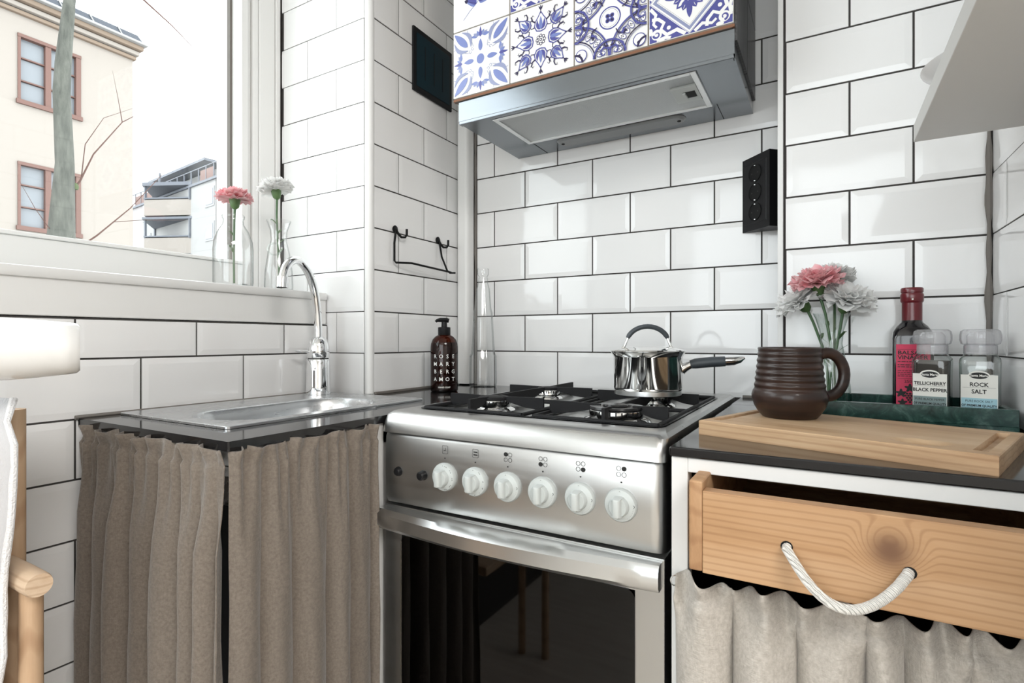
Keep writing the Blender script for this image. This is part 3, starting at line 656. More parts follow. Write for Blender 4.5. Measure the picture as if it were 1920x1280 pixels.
for r_ in range(3):
    for c_ in range(4):
        k = ROWS[r_][c_]
        if k not in pm:
            q = (pat_leaves() if k == 'l' else PATS[k]()).g; me_ = mesh(q.v, q.f); me_.polygons.foreach_set('material_index', q.mi)
            for nm in ('blue_light', 'blue_mid', 'navy_print', 'blue_grey', 'hood_tile'): me_.materials.append(MATS[nm])
            # all print faces look towards -Y
            bm = bmesh.new(); bm.from_mesh(me_)
            for f in bm.faces:
                f.normal_update()
                if f.normal.y > 0: f.normal_flip()
            bm.to_mesh(me_); bm.free(); pm[k] = me_
        t = bpy.data.objects.new('patterned_tile', tme); link(t, hood); wl = Vector((TX0 + TW * (c_ + .5), HY - .006, TZ0 + TW * (r_ + .5))); t.location = wl - ORG[hood.name]
        d = bpy.data.objects.new('tile_pattern', pm[k]); link(d, t)

# ------------------------------------------------------------------ gas stove
SX0, SX1, SY0, SY1 = -.656, -.176, .690, 1.300
stove = thing('gas_stove', 'stainless steel gas stove with black grates and six white knobs', 'stove', (-.416, 1.0, 0))
G().box(SX0 + .004, SX1 - .004, .735, SY1, .08, H - .150).obj('body', 'brushed_steel', stove)
G().box(SX0 + .02, SX1 - .02, .75, SY1, .0, .08).obj('plinth', 'matte_black', stove)
ZT = H - .122
# cooktop: rounded rim, sloped front skirt, sunken spill tray
def cl(hx0, hx1, y0, y1, r, z): return rrect((hx0 + hx1) / 2, (y0 + y1) / 2, (hx1 - hx0) / 2, (y1 - y0) / 2, r, z, 64)
g = G(); g.loft([cl(SX0 - .001, SX1 + .001, .684, SY1, .012, H - .1555), cl(SX0 - .001, SX1 + .001, .686, SY1, .014, H - .140), cl(SX0, SX1, .692, SY1, .016, H - .127), cl(SX0 + .005, SX1 - .005, .700, SY1 - .004, .018, ZT), cl(SX0 + .020, SX1 - .020, .752, SY1 - .085, .020, ZT - .001), cl(SX0 + .026, SX1 - .026, .758, SY1 - .091, .02, ZT - .009)], cap1=True)
top_ = g.obj('cooktop', 'brushed_steel', stove, smooth=True)
g = G(); 
for (a, b) in (((SX0 + .0205, .7525), (SX1 - .0205, SY1 - .0855)),):
    g.loft([cl(a[0], b[0], a[1], b[1], .02, ZT + .0004), cl(a[0] + .005, b[0] - .005, a[1] + .005, b[1] - .005, .018, ZT + .0004), cl(a[0] + .007, b[0] - .007, a[1] + .007, b[1] - .007, .018, ZT - .007)])
g.obj('tray_border', 'black_enamel', top_)
G().box(-.424, -.408, .757, SY1 - .09, ZT - .009, ZT - .004, .002).obj('tray_divider', 'black_enamel', top_)
# four burners
def burner(x, y, r, big=False):
    b = G().lathe([(r * 1.25, 0), (r * 1.2, .003), (r * 1.0, .006), (r, .017), (r * .96, .0185), (0, .0185)], 36, (x, y, ZT - .0058)).obj('burner', 'polished_steel', stove, smooth=True)
    g = G()
    for i in range(30):
        a = 2 * PI * i / 30; c, s_ = math.cos(a), math.sin(a); w = .0011; rr = r * 1.004
        g.add([(x + rr * c - w * s_, y + rr * s_ + w * c, ZT + .006), (x + rr * c + w * s_, y + rr * s_ - w * c, ZT + .006), (x + rr * c + w * s_, y + rr * s_ - w * c, ZT + .0115), (x + rr * c - w * s_, y + rr * s_ + w * c, ZT + .0115)], [(0, 1, 2, 3)])
    g.obj('flame_port', 'matte_black', b)['kind'] = 'stuff'
    if big:
        G().lathe([(r * .55, 0), (r * .98, 0), (r, .002), (r * .97, .0045), (r * .60, .0045), (r * .55, .002), (r * .55, 0)], 36, (x, y, ZT + .0128)).obj('burner_cap', 'black_enamel', b, smooth=True)
        G().lathe([(r * .40, 0), (r * .42, .004), (r * .38, .0065), (0, .007)], 28, (x, y, ZT + .0135)).obj('burner_cap', 'black_enamel', b, smooth=True)
    else: G().lathe([(r * .86, 0), (r * .90, .002), (r * .86, .0045), (r * .8, .0055), (0, .0058)], 32, (x, y, ZT + .0128)).obj('burner_cap', 'cast_iron', b, smooth=True)
BUR = [(-.530, .845, .0325, False), (-.288, .826, .0430, True), (-.288, 1.050, .031, False), (-.530, 1.070, .026, False)]
for b in BUR: burner(*b)
# two pan grates: low frame with upright arms reaching towards the burners
def arm(parent, x0, y0, x1, y1):
    d = Vector((x1 - x0, y1 - y0, 0)); n_ = Vector((-d.y, d.x, 0)).normalized() * .0026; z0, z1 = ZT - .002, ZT + .0200
    A, B = Vector((x0, y0, 0)), Vector((x1, y1, 0)); M = A + d * .45; vs = []
    for (p, lo, hi) in ((A, z0, z1), (M, z0 + .004, z1), (B, z1 - .0075, z1 - .001)):
        for sg in (1, -1):
            for z in (lo, hi): q = p + n_ * sg; vs.append((q.x, q.y, z))
    f = [(0, 1, 3, 2), (8, 10, 11, 9)]
    for k in (0, 4): f += [(k, k + 4, k + 5, k + 1), (k + 2, k + 3, k + 7, k + 6), (k + 1, k + 5, k + 7, k + 3), (k, k + 2, k + 6, k + 4)]
    G().add(vs, f).obj('grate_arm', 'cast_iron', parent)
for (xa, xb, bs) in ((SX0 + .030, -.427, (BUR[0], BUR[3])), (-.405, SX1 - .030, (BUR[1], BUR[2]))):
    g = G(); ya, yb_ = .766, SY1 - .098
    for a in (((xa, ya), (xb, ya)), ((xb, ya), (xb, yb_)), ((xb, yb_), (xa, yb_)), ((xa, yb_), (xa, ya)), ((xa, .948), (xb, .948))):
        g.tube([(a[0][0], a[0][1], ZT + .0005), (a[1][0], a[1][1], ZT + .0005)], .0034, 8)
    gr_ = g.obj('pan_grate', 'cast_iron', stove, smooth=True)
    for (bx, by, r, big) in bs:
        k = r * .62; front = by < .95
        arm(gr_, xa, by, bx - k, by); arm(gr_, xb, by, bx + k, by)
        arm(gr_, bx, ya if front else .948, bx, by - k); arm(gr_, bx, .948 if front else yb_, bx, by + k)
# control panel with rounded right end
g = G(); za, zb_ = H - .2755, H - .1575
pp = [(SX0 + .002, .745), (SX0 + .002, .697), (SX0 + .006, .690), (SX1 - .020, .690), (SX1 - .010, .6915), (SX1 - .003, .698), (SX1 - .001, .708), (SX1 - .001, .745)]
g.loft([[(x, y + .006 if y < .72 else y, za) for x, y in pp], [(x, y + .001 if y < .72 else y, za + .012) for x, y in pp], [(x, y, za + .06) for x, y in pp], [(x, y + .001 if y < .72 else y, zb_ - .006) for x, y in pp], [(x, y + .004 if y < .72 else y, zb_) for x, y in pp]], cap0=True, cap1=True)
panel = g.obj('control_panel', 'brushed_steel', stove, smooth=True)
YP = .690
def on_panel(v, f, cx, cz, y=YP - .0004): return [(cx + x, y, cz + z) for x, z in v], f
KX = [-.524, -.466, -.408, -.350, -.292, -.234]; KZ = H - .2175
def ring2d(cx, cz, r0, r1, n=20): 
    v = [(cx + r * math.cos(2 * PI * i / n), cz + r * math.sin(2 * PI * i / n)) for i in range(n) for r in (r0, r1)]; return v, [(2 * i, 2 * i + 1, (2 * i + 3) % (2 * n), (2 * i + 2) % (2 * n)) for i in range(n)]
def disc2d(cx, cz, r, n=16): return [(cx + r * math.cos(2 * PI * i / n), cz + r * math.sin(2 * PI * i / n)) for i in range(n)], [tuple(range(n))]
for i, kx in enumerate(KX):
    k = G(); 
    def lath(prof, mi=0):
        n = 36; vs = []; fs = []; q = len(prof)
        for a_ in range(n):
            t = 2 * PI * a_ / n
            for (r, d) in prof: vs.append((kx + r * math.cos(t), YP - d, KZ + r * math.sin(t)))
        for a_ in range(n):
            for j in range(q - 1): fs.append((a_ * q + j, ((a_ + 1) % n) * q + j, ((a_ + 1) % n) * q + j + 1, a_ * q + j + 1))
        fs.append(tuple(a_ * q + q - 1 for a_ in range(n))); k.add(vs, fs, mi)
    lath([(.0222, -.002), (.0222, .004), (.0205, .0065), (.0135, .0085), (.0128, .0150), (.0115, .0165)])
    kn = k.obj('control_knob', 'knob_plastic', stove, smooth=True)
    # grip bar across the knob
    g = G(); L = []
    for (d, w, h) in ((.008, .0062, .0125), (.020, .0056, .0122), (.0235, .0040, .0108), (.0245, .0022, .0090)): L.append([(kx + sx * w, YP - d, KZ + sz * h) for sx, sz in ((1, 1), (.55, 1.08), (-.55, 1.08), (-1, 1), (-1, -1), (-.55, -1.08), (.55, -1.08), (1, -1))])
    g.loft(L, cap1=True).obj('knob_grip', 'knob_plastic', kn, smooth=True)
    pr_ = G(); pr_.add(*on_panel(*disc2d(kx, KZ + .0295, .0011), 0, 0)); yk = YP - .0069
    pr_.add([(x, yk - .0002, z) for x, z in disc2d(kx, KZ + .0178, .0012)[0]], disc2d(0, 0, 1)[1])
    if i >= 2:
        for q in range(9): a = R(-70 + q * 8.0); x, z = kx + .0182 * math.cos(a), KZ + .0182 * math.sin(a); pr_.add([(px, yk - .0002, pz) for px, pz in disc2d(x, z, .0005, 6)[0]], disc2d(0, 0, 1, 6)[1])
        v, f = ring2d(kx + .0182, KZ + .0015, .0014, .0020, 10); pr_.add([(x, yk - .0002, z) for x, z in v], f)
        cz = H - .1740
        sel = {2: (-1, 1), 3: (-1, -1), 4: (1, -1), 5: (1, 1)}[i]
        for (sx, sz) in ((-1, 1), (1, 1), (-1, -1), (1, -1)):
            v, f = disc2d(kx + sx * .0037, cz + sz * .0040, .0032) if (sx, sz) == sel else ring2d(kx + sx * .0037, cz + sz * .0040, .0027, .0032)
            pr_.add(*on_panel(v, f, 0, 0))
    else:
        # rounded square icon; clock hands / grill bars inside
        o_ = [(x, y) for x, y, _ in rrect(kx, H - .1745, .0056, .0066, .002, 0, 24)]; i_ = [(x, y) for x, y, _ in rrect(kx, H - .1745, .0051, .0061, .0018, 0, 24)]
        pr_.add([(x, YP - .0004, z) for x, z in o_ + i_], [(q, (q + 1) % 24, 24 + (q + 1) % 24, 24 + q) for q in range(24)])
        rects = [(.0006, .0014, -.001, .0035), (-.0025, .0014, -.0018, -.001)] if i == 0 else [(-.0032, .0032, .0012, .0030), (-.0032, .0032, -.0030, -.0012)]
        for (x0, x1, z0, z1) in rects: pr_.add([(kx + x, YP - .0005, H - .1745 + z) for x, z in ((x0, z0), (x1, z0), (x1, z1), (x0, z1))], [(0, 1, 2, 3)])
        for q, s_ in enumerate(('60', '50', '40', '30', '20') if i == 0 else ('', '8', '7', '6', '5')):
            if not s_: continue
            a = R(72 - 36 * q) if i == 0 else R(40 - 30 * q); v, f = text_shape(s_, .0062)
            c_, s2 = math.cos(a - PI / 2), math.sin(a - PI / 2)
            pr_.add([(kx + .0172 * math.cos(a) + x * c_ - (z - .002) * s2, yk - .0003, KZ + .0172 * math.sin(a) + x * s2 + (z - .002) * c_) for x, z in v], f)
        if i == 1: v, f = ring2d(kx + .0105, KZ + .0140, .0022, .0028, 4); pr_.add([(x, yk - .0002, z) for x, z in v], f)
    pr_.obj('print_marks', 'black_print', panel)
def plug(x, r, nm, d):
    n = 20; pf = [(r * 1.1, 0), (r * 1.1, .002), (r, .004), (r * .95, d), (r * .7, d + .002), (0, d + .0025)]
    vs = [(x + q * math.cos(2 * PI * a / n), YP + .001 - dd, H - .2205 + q * math.sin(2 * PI * a / n)) for a in range(n) for q, dd in pf]; k = len(pf)
    G().add(vs, [(a * k + j, ((a + 1) % n) * k + j, ((a + 1) % n) * k + j + 1, a * k + j + 1) for a in range(n) for j in range(k - 1)]).obj(nm, 'black_plastic', stove, smooth=True)
plug(-.621, .0072, 'push_button', .006); plug(-.568, .0075, 'push_button', .010)
# oven door with bowed handle, dark window and rack
ZD = H - .2795
g = G(); wx0, wx1, wz1, wz0 = -.616, -.216, H - .327, .16
g.box(SX0 + .003, wx0, .692, .735, .10, ZD); g.box(wx1, SX1 - .002, .692, .735, .10, ZD); g.box(wx0, wx1, .692, .735, wz1, ZD); g.box(wx0, wx1, .692, .735, .10, wz0)
door = g.obj('oven_door', 'brushed_steel', stove)
o_ = [(x, y) for x, y, _ in rrect((wx0 + wx1) / 2, (wz0 + wz1) / 2, (wx1 - wx0) / 2, (wz1 - wz0) / 2, .012, 0, 40)]
G().prism([(x, z) for x, z in o_], .6905, .6945, 'y').obj('oven_window', 'oven_glass', door)
g = G()
for (x, z) in ((wx0, wz1), (wx1, wz1), (wx0, wz0), (wx1, wz0)): pass
G().box(wx0 - .0012, wx0 + .0008, .6900, .6925, wz0, wz1 - .010).obj('window_edge', 'polished_steel', door); G().box(wx0, wx1, .6945, .72, wz0, wz0 + .002).obj('window_edge', 'oven_black', door)  # bright left strip stands in for the highlight on the glass edge
G().box(SX0 + .03, SX1 - .03, 1.18, 1.19, .12, H - .30).box(SX0 + .03, SX0 + .035, .737, 1.18, .12, H - .30).box(SX1 - .035, SX1 - .03, .737, 1.18, .12, H - .30).box(SX0 + .03, SX1 - .03, .737, 1.18, .12, .13).obj('oven_cavity', 'oven_black', stove)
g = G(); zr = H - .47
for yy in [.76 + .03 * i for i in range(14)]: g.tube([(SX0 + .04, yy, zr), (SX1 - .04, yy, zr)], .002 if yy > .77 else .0035, 6)
g.obj('oven_rack', 'polished_steel', stove)
g = G(); n = 24; L = []
for i in range(n + 1):
    t = i / n; x = SX0 + .002 + (SX1 - SX0 - .006) * t; bow = .022 + .020 * math.sin(PI * t) if 0 < i < n else .022
    zc, hh = H - .2985, .0165; y1 = .6915 if i in (0, n) else .6915 - .006 * min(1, min(i, n - i) / 2)
    L.append([(x, .6915, zc + hh), (x, .6915 - bow * .75, zc + hh), (x, .6915 - bow, zc + hh * .55), (x, .6915 - bow, zc - hh * .6), (x, .6915 - bow * .8, zc - hh), (x, .6915, zc - hh)])
g.loft(L, cap0=True, cap1=True).obj('door_handle', 'satin_steel', stove, smooth=True)

# ------------------------------------------------------------------ saucepan on the back right burner
px, py, pz = -.290, 1.006, ZT + .0202
pan = thing('saucepan', 'polished steel saucepan with lid and black arched lid grip on the stove', 'saucepan', (px, py, pz))
G().lathe([(0, 0), (.056, 0), (.0600, .002), (.0600, .008), (.0612, .009), (.0625, .014), (.0630, .070), (.0675, .078), (.0690, .0795), (.0665, .0795), (.061, .070), (.060, .012), (0, .010)], 48, (0, 0, 0)).obj('body', 'polished_steel', pan, smooth=True, world=False)
G().lathe([(.0605, .0005), (.0612, .001), (.0612, .0085), (.0605, .009)], 48).obj('base_plate', 'satin_steel', pan, smooth=True, world=False)
lid = G().lathe([(.0685, .0800), (.0695, .0812), (.0680, .0830), (.060, .0845), (.050, .0868), (.030, .0895), (0, .0905)], 48).obj('lid', 'polished_steel', pan, smooth=True, world=False)
dirv = Vector((.8646, .5024, 0)); perp = Vector((-dirv.y, dirv.x, 0))
arc = [dirv * (.040 * math.cos(t)) + Vector((0, 0, .094 + .033 * math.sin(t))) for t in [PI * i / 18 for i in range(19)]]
G().tube([dirv * .047 + Vector((0, 0, .0855)), dirv * .0435 + Vector((0, 0, .090)), arc[1], arc[3]], .0026, 8).obj('lid_grip_wire', 'polished_steel', lid, smooth=True, world=False)
G().tube([dirv * -.047 + Vector((0, 0, .0855)), dirv * -.0435 + Vector((0, 0, .090)), arc[-2], arc[-4]], .0026, 8).obj('lid_grip_wire', 'polished_steel', lid, smooth=True, world=False)
G().tube(arc[2:-2], [.0040] + [.0052] * 13 + [.0040], 10, flat=.9).obj('lid_grip', 'silicone', lid, smooth=True, world=False)
hd = Vector((.97, .25, 0)).normalized()
G().tube([hd * .060 + Vector((0, 0, .046)), hd * .068 + Vector((0, 0, .052)), hd * .080 + Vector((0, 0, .0575))], [.012, .0105, .0085], 12, flat=.8).obj('handle_mount', 'polished_steel', pan, smooth=True, world=False)
G().tube([hd * .076 + Vector((0, 0, .0565)), hd * .085 + Vector((0, 0, .0585)), hd * .112 + Vector((0, 0, .0615)), hd * .136 + Vector((0, 0, .0630))], [.0095, .0118, .0120, .0114], 14, flat=.8).obj('handle_sleeve', 'silicone', pan, smooth=True, world=False)
G().tube([hd * .134 + Vector((0, 0, .0630)), hd * .150 + Vector((0, 0, .0640)), hd * .161 + Vector((0, 0, .0665)), hd * .169 + Vector((0, 0, .0695))], [.0110, .0105, .0082, .0028], 14, flat=.75).obj('handle_end', 'polished_steel', pan, smooth=True, world=False)

# ------------------------------------------------------------------ left worktop, sink and tap
CT = H - .130
CXR = -.6595                      # right-hand edge of the left worktop
bx0, bx1, by0, by1 = -.950, -.776, .500, .838
wt = G()
o1 = rrect((XA + .001 + CXR) / 2, (.414 + .9365) / 2, (CXR - XA - .001) / 2, (.9365 - .414) / 2, .003, CT, 64)
def at_z(L, z): return [(x, y, z) for x, y, _ in L]
hole = rrect((bx0 + bx1) / 2, (by0 + by1) / 2, (bx1 - bx0) / 2 + .004, (by1 - by0) / 2 + .004, .07, CT, 64)
wt.loft([at_z(hole, CT - .013), at_z(hole, CT), o1, at_z(o1, CT - .013), at_z(hole, CT - .013)])
wt.box(XC + .001, CXR, .9365, YD - .001, CT - .013, CT)
wt = wt.obj('worktop', 'counter_black', None); tag(wt, 'black worktop carrying the sink, running into the corner beside the stove', 'worktop')
G().box(XC + .001, XC + .008, YB + .012, YD - .045, CT, CT + .006, .001).obj('edge_seal', 'caulk', wt)
sk = thing('kitchen_sink', 'inset stainless steel sink with rounded basin under the window', 'sink', ((bx0 + bx1) / 2, (by0 + by1) / 2, CT))
fl = rrect(-.9045, .690, .1555, .222, .008, CT + .0005, 64); g = G()
def inn(d, z, rr=.07): return rrect((bx0 + bx1) / 2, (by0 + by1) / 2, (bx1 - bx0) / 2 - d, (by1 - by0) / 2 - d, max(.012, rr - d * .4), z, 64)
FZ = CT + .0045
g.loft([fl, at_z(fl, FZ - .0008), at_z(rrect(-.9045, .690, .1548, .2213, .0075, 0, 64), FZ), inn(-.003, FZ), inn(0, FZ - .001), inn(.003, FZ - .005), inn(.006, CT - .014), inn(.016, CT - .120), inn(.024, CT - .138), inn(.045, CT - .148), inn(.080, CT - .150)], cap1=True)
g.obj('basin', 'sink_steel', sk, smooth=True)
G().lathe([(0, 0), (.012, 0), (.020, .002), (.023, .001)], 24, ((bx0 + bx1) / 2, .68, CT - .1535)).obj('drain', 'chrome', sk, smooth=True)
fb = (-1.020, .860, CT + .0048)
tap = thing('kitchen_tap', 'chrome kitchen tap with curved gooseneck spout by the sink', 'tap', fb)
G().lathe([(.0275, 0), (.0280, .004), (.0270, .020), (.0262, .055), (.0258, .078), (.0245, .081), (.0225, .0815), (0, .0815)], 36).obj('base', 'chrome', tap, smooth=True, world=False)
G().lathe([(.0225, .0815), (.0232, .0825)], 36).obj('seal_ring', 'matte_black', tap, smooth=True, world=False)
G().lathe([(.0228, .083), (.0248, .086), (.0250, .104), (.0235, .116), (.0190, .126), (.0120, .132), (0, .134)], 36).obj('valve_dome', 'chrome', tap, smooth=True, world=False)
sd = Vector((.30, -.954, 0)).normalized(); ld = Vector((-.35, -.94, 0)).normalized()
lv = G().tube([ld * .012 + Vector((0, 0, .100)), ld * .026 + Vector((0, 0, .0985)), ld * .040 + Vector((0, 0, .098)), ld * .052 + Vector((0, 0, .101))], [.009, .0075, .0055, .0042], 10, flat=.5).obj('lever', 'chrome', tap, smooth=True, world=False)
key = [(0, .128), (.001, .160), (.005, .195), (.013, .230), (.028, .262), (.050, .286), (.076, .298), (.100, .294), (.119, .279), (.129, .258), (.131, .250)]
pts = []
for i in range(len(key) - 1):          # smooth (Catmull-Rom) through the key points
    p_ = [key[max(0, i - 1)], key[i], key[i + 1], key[min(len(key) - 1, i + 2)]]
    for t in (0, .25, .5, .75):
        xy = [.5 * (2 * p_[1][k] + (p_[2][k] - p_[0][k]) * t + (2 * p_[0][k] - 5 * p_[1][k] + 4 * p_[2][k] - p_[3][k]) * t * t + (3 * p_[1][k] - p_[0][k] - 3 * p_[2][k] + p_[3][k]) * t ** 3) for k in (0, 1)]
        pts.append(sd * xy[0] + Vector((0, 0, xy[1])))
pts.append(sd * .131 + Vector((0, 0, .250)))
G().tube(pts, [.0092] * len(pts), 16).obj('spout', 'chrome', tap, smooth=True, world=False)
q = pts[-1]; G().tube([q + Vector((0, 0, .006)), q + sd * .002 + Vector((0, 0, -.016))], .0125, 16).obj('aerator', 'chrome', tap, smooth=True, world=False)
G().tube([q + sd * .002 + Vector((0, 0, -.0158)), q + sd * .002 + Vector((0, 0, -.0165))], .0105, 16).obj('aerator_mesh', 'matte_black', tap, world=False)
# white frame below the left worktop
cab = thing('sink_cabinet', 'white painted open frame under the sink worktop', 'cabinet', (-.87, .66, 0))
G().box(XA + .02, CXR - .012, .428, .446, CT - .050, CT - .0135).obj('rail', 'frame_paint', cab); G().box(CXR - .030, CXR - .012, .446, .90, CT - .050, CT - .0135).obj('rail', 'frame_paint', cab)
G().box(CXR - .062, CXR - .040, .462, .482, 0, CT - .050).obj('post', 'frame_paint', cab); G().box(CXR - .034, CXR - .006, .672, .700, 0, CT - .0135).obj('post', 'frame_paint', cab)
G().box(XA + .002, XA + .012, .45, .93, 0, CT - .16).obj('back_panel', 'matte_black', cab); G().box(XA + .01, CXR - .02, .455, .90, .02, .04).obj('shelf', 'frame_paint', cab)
G().box(CXR - .05, CXR - .012, .705, 1.29, .0, CT - .0135).obj('side_panel', 'frame_paint', cab)

# ------------------------------------------------------------------ curtains
def curtain(name, p0, p1, nrm, z_top, z_wire, z_bot, folds, amp_top, amp_bot, seed, ruffle=.008, spread=0.0, m_='linen', cols=300, lean=0.0, drop=.12, gm=2.1, ex=.85):
    rnd = random.Random(seed); p0, p1, nrm = Vector(p0), Vector(p1), Vector(nrm); d = p1 - p0
    ph = []; s = 0
    while s < 1.001: ph.append(s); s += rnd.uniform(.62, 1.38) / folds
    K = len(ph); am = [rnd.uniform(.65, 1.25) for _ in range(K + 1)]
    def fold(t):
        for i in range(K - 1):
            if ph[i] <= t <= ph[i + 1]: q = (t - ph[i]) / (ph[i + 1] - ph[i]); return am[i] * max(0.0, math.sin(PI * q)) ** ex
        q = (t - ph[-1]) / max(1e-4, 1 - ph[-1] + .05); return am[K - 1] * max(0.0, math.sin(PI * min(1, q))) ** ex
    ph2 = [rnd.uniform(0, 6.28) for _ in range(6)]
    zs = [z_top, z_top - (z_top - z_wire) * .35, z_top - (z_top - z_wire) * .7, z_wire + .002, z_wire - .003, z_wire - .012, z_wire - .03, z_wire - .06, z_wire - .11] + [z_wire - .11 - (z_wire - .11 - z_bot) * (i + 1) / 12 for i in range(12)]
    vs = []
    for r_, z in enumerate(zs):
        below = max(0.0, (z_wire - z)); f1 = min(1, below / drop); f2 = min(1, below / (z_wire - z_bot))
        for c_ in range(cols + 1):
            t = c_ / cols; 
            tt = t + f2 * .012 * math.sin(2 * PI * 2.3 * t + ph2[0]) 
            fo = fold(min(1, max(0, tt)))
            gath = math.sin(2 * PI * folds * gm * t + ph2[1] + 1.4 * math.sin(2 * PI * 3 * t + ph2[2]))
            if z > z_wire:
                k = (z - z_wire) / (z_top - z_wire); off = amp_top * (.5 + .5 * gath) * .6 + ruffle * k * (math.sin(2 * PI * folds * 1.15 * t + ph2[3] + 1.8 * math.sin(2 * PI * 2.1 * t + ph2[4])) + .25) + fo * amp_top * .5
                zz_ = z + k * (.22 * ruffle * math.sin(2 * PI * folds * 1.3 * t + ph2[5]) + .30 * ruffle * math.sin(2 * PI * folds * .6 * t))
            else:
                off = amp_top * (.5 + .5 * gath) * (1 - f1) + fo * (amp_top * (1 - f1) * .6 + (amp_top + (amp_bot - amp_top) * (f1 * .6 + f2 * .4)) * f1) + .0012 * math.sin(60 * t + 30 * z) * f1
                zz_ = z
            q = p0 + d * (t + (t - .5) * spread * f2 + lean * f2) + nrm * off; vs.append((q.x, q.y, zz_))
    W = cols + 1; f = [(r_ * W + c_, r_ * W + c_ + 1, (r_ + 1) * W + c_ + 1, (r_ + 1) * W + c_) for r_ in range(len(zs) - 1) for c_ in range(cols)]
    me_ = mesh(vs, f); o = finish(name, me_, m_, None, smooth='all')
    sm = o.modifiers.new('thickness', 'SOLIDIFY'); sm.thickness = .0014; sm.offset = 0
    return o
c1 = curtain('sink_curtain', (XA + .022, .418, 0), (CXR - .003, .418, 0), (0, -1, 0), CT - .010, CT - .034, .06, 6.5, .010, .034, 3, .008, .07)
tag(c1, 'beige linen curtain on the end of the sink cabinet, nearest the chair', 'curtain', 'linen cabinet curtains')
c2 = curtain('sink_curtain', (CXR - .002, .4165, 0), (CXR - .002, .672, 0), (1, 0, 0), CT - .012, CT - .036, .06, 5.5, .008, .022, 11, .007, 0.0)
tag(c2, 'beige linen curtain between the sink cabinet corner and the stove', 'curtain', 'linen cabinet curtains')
G().tube([(XA + .02, .4215, CT - .034), (CXR - .006, .4215, CT - .034)], .0012, 6).obj('curtain_wire', 'polished_steel', c1); G().tube([(CXR - .006, .424, CT - .036), (CXR - .006, .680, CT - .036)], .0012, 6).obj('curtain_wire', 'polished_steel', c2)

# ------------------------------------------------------------------ right-hand cabinet with the open drawer
RX0, RX1, RY = -.166, XF - .001, .668
wr = G().box(RX0, RX1, RY, YE - .001, CT - .012, CT, .002).box(RX0, -.083, YE - .001, YD - .001, CT - .012, CT).obj('worktop', 'counter_black', None)
tag(wr, 'black worktop under the cutting board, right of the stove', 'worktop')
G().tube([(RX0 + .004, YD - .006, CT + .002), (-.09, YD - .006, CT + .002)], .004, 8).obj('edge_seal', 'caulk', wr)
rc = thing('drawer_cabinet', 'white painted cabinet frame with an open pine drawer right of the stove', 'cabinet', (.035, .9, 0))
G().box(RX0 + .002, -.1445, RY + .003, RY + .026, 0, CT - .0125, .001).obj('post', 'frame_paint', rc)
G().box(-.1445, RX1, RY + .003, RY + .022, CT - .0295, CT - .0125, .001).obj('rail', 'frame_paint', rc); G().box(-.1445, RX1, RY + .012, RY + .024, CT - .017, CT - .0125).obj('rail_strip', 'frame_paint', rc)
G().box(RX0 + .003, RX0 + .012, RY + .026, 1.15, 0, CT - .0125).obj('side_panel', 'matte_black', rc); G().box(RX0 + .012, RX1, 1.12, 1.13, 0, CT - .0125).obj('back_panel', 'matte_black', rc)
G().box(-.150, -.1345, RY + .03, RY + .30, H - .278, H - .262).obj('drawer_runner', 'matte_black', rc)
DY = .620; dx0, dx1, dz0, dz1 = -.1325, XF - .006, H - .2565, H - .166
dr = G().box(dx0, dx0 + .0145, DY + .0002, 1.05, dz0 + .001, dz1 + .010, .002).box(dx1 - .0145, dx1, DY + .018, 1.05, dz0, dz1 + .010).box(dx0 + .0145, dx1 - .0145, 1.03, 1.05, dz0, dz1).box(dx0 + .0145, dx1 - .0145, DY + .018, 1.03, dz0 + .004, dz0 + .010).obj('drawer', 'pine_end', rc)
g = G().box(dx0 + .0146, dx1, DY, DY + .018, dz0, dz1, .001)
cx_, cz_ = .03, (dz0 + dz1) / 2
me_ = g.me(); me_.transform(Matrix.Translation((-cx_, -DY, -cz_))); df = finish('drawer_front', me_, 'pine', dr, loc=Vector((cx_, DY, cz_)) - ORG[dr.name])
hx0, hx1, hz = -.035, .066, H - .2125
rp = [(hx0, DY + .004, hz + .001), (hx0, DY - .004, hz)] + [(hx0 + .004 + (hx1 - hx0 - .006) * t, DY - .010 - .016 * math.sin(PI * t), hz - .038 * math.sin(PI * (t ** .92)) ** .8 - .003 * t) for t in [i / 14 for i in range(1, 14)]] + [(hx1 - .001, DY - .006, hz - .004), (hx1 + .001, DY + .004, hz - .004)]
G().tube(rp, .0048, 12).obj('rope_handle', 'rope_cotton', dr, smooth=True)
for x, z in ((hx0, hz + .001), (hx1 + .001, hz - .004)):
    n = 14; G().add([(x + .0058 * math.cos(2 * PI * i / n), DY - .0003, z + .0058 * math.sin(2 * PI * i / n)) for i in range(n)], [tuple(range(n))]).obj('rope_hole', 'matte_black', dr)
c3 = curtain('drawer_curtain', (-.157, .668, 0), (XF - .004, .692, 0), (0, -1, 0), H - .279, H - .302, .06, 8, .026, .052, 23, .013, 0.0, 'linen_lit', 400, drop=.035, gm=1.0, ex=.55)
tag(c3, 'linen curtain tinted as brightly lit, hanging below the pine drawer', 'curtain', 'linen cabinet curtains')
G().tube([(-.160, .671, H - .302), (XF - .002, .695, H - .302)], .0011, 6).obj('curtain_wire', 'polished_steel', c3)
G().tube([(-.1575 + .004 * math.cos(t), .667 - .003 * t, H - .2875 + .004 * math.sin(t)) for t in [i * .5 for i in range(12)]], .0008, 6).obj('wire_hook', 'polished_steel', c3)
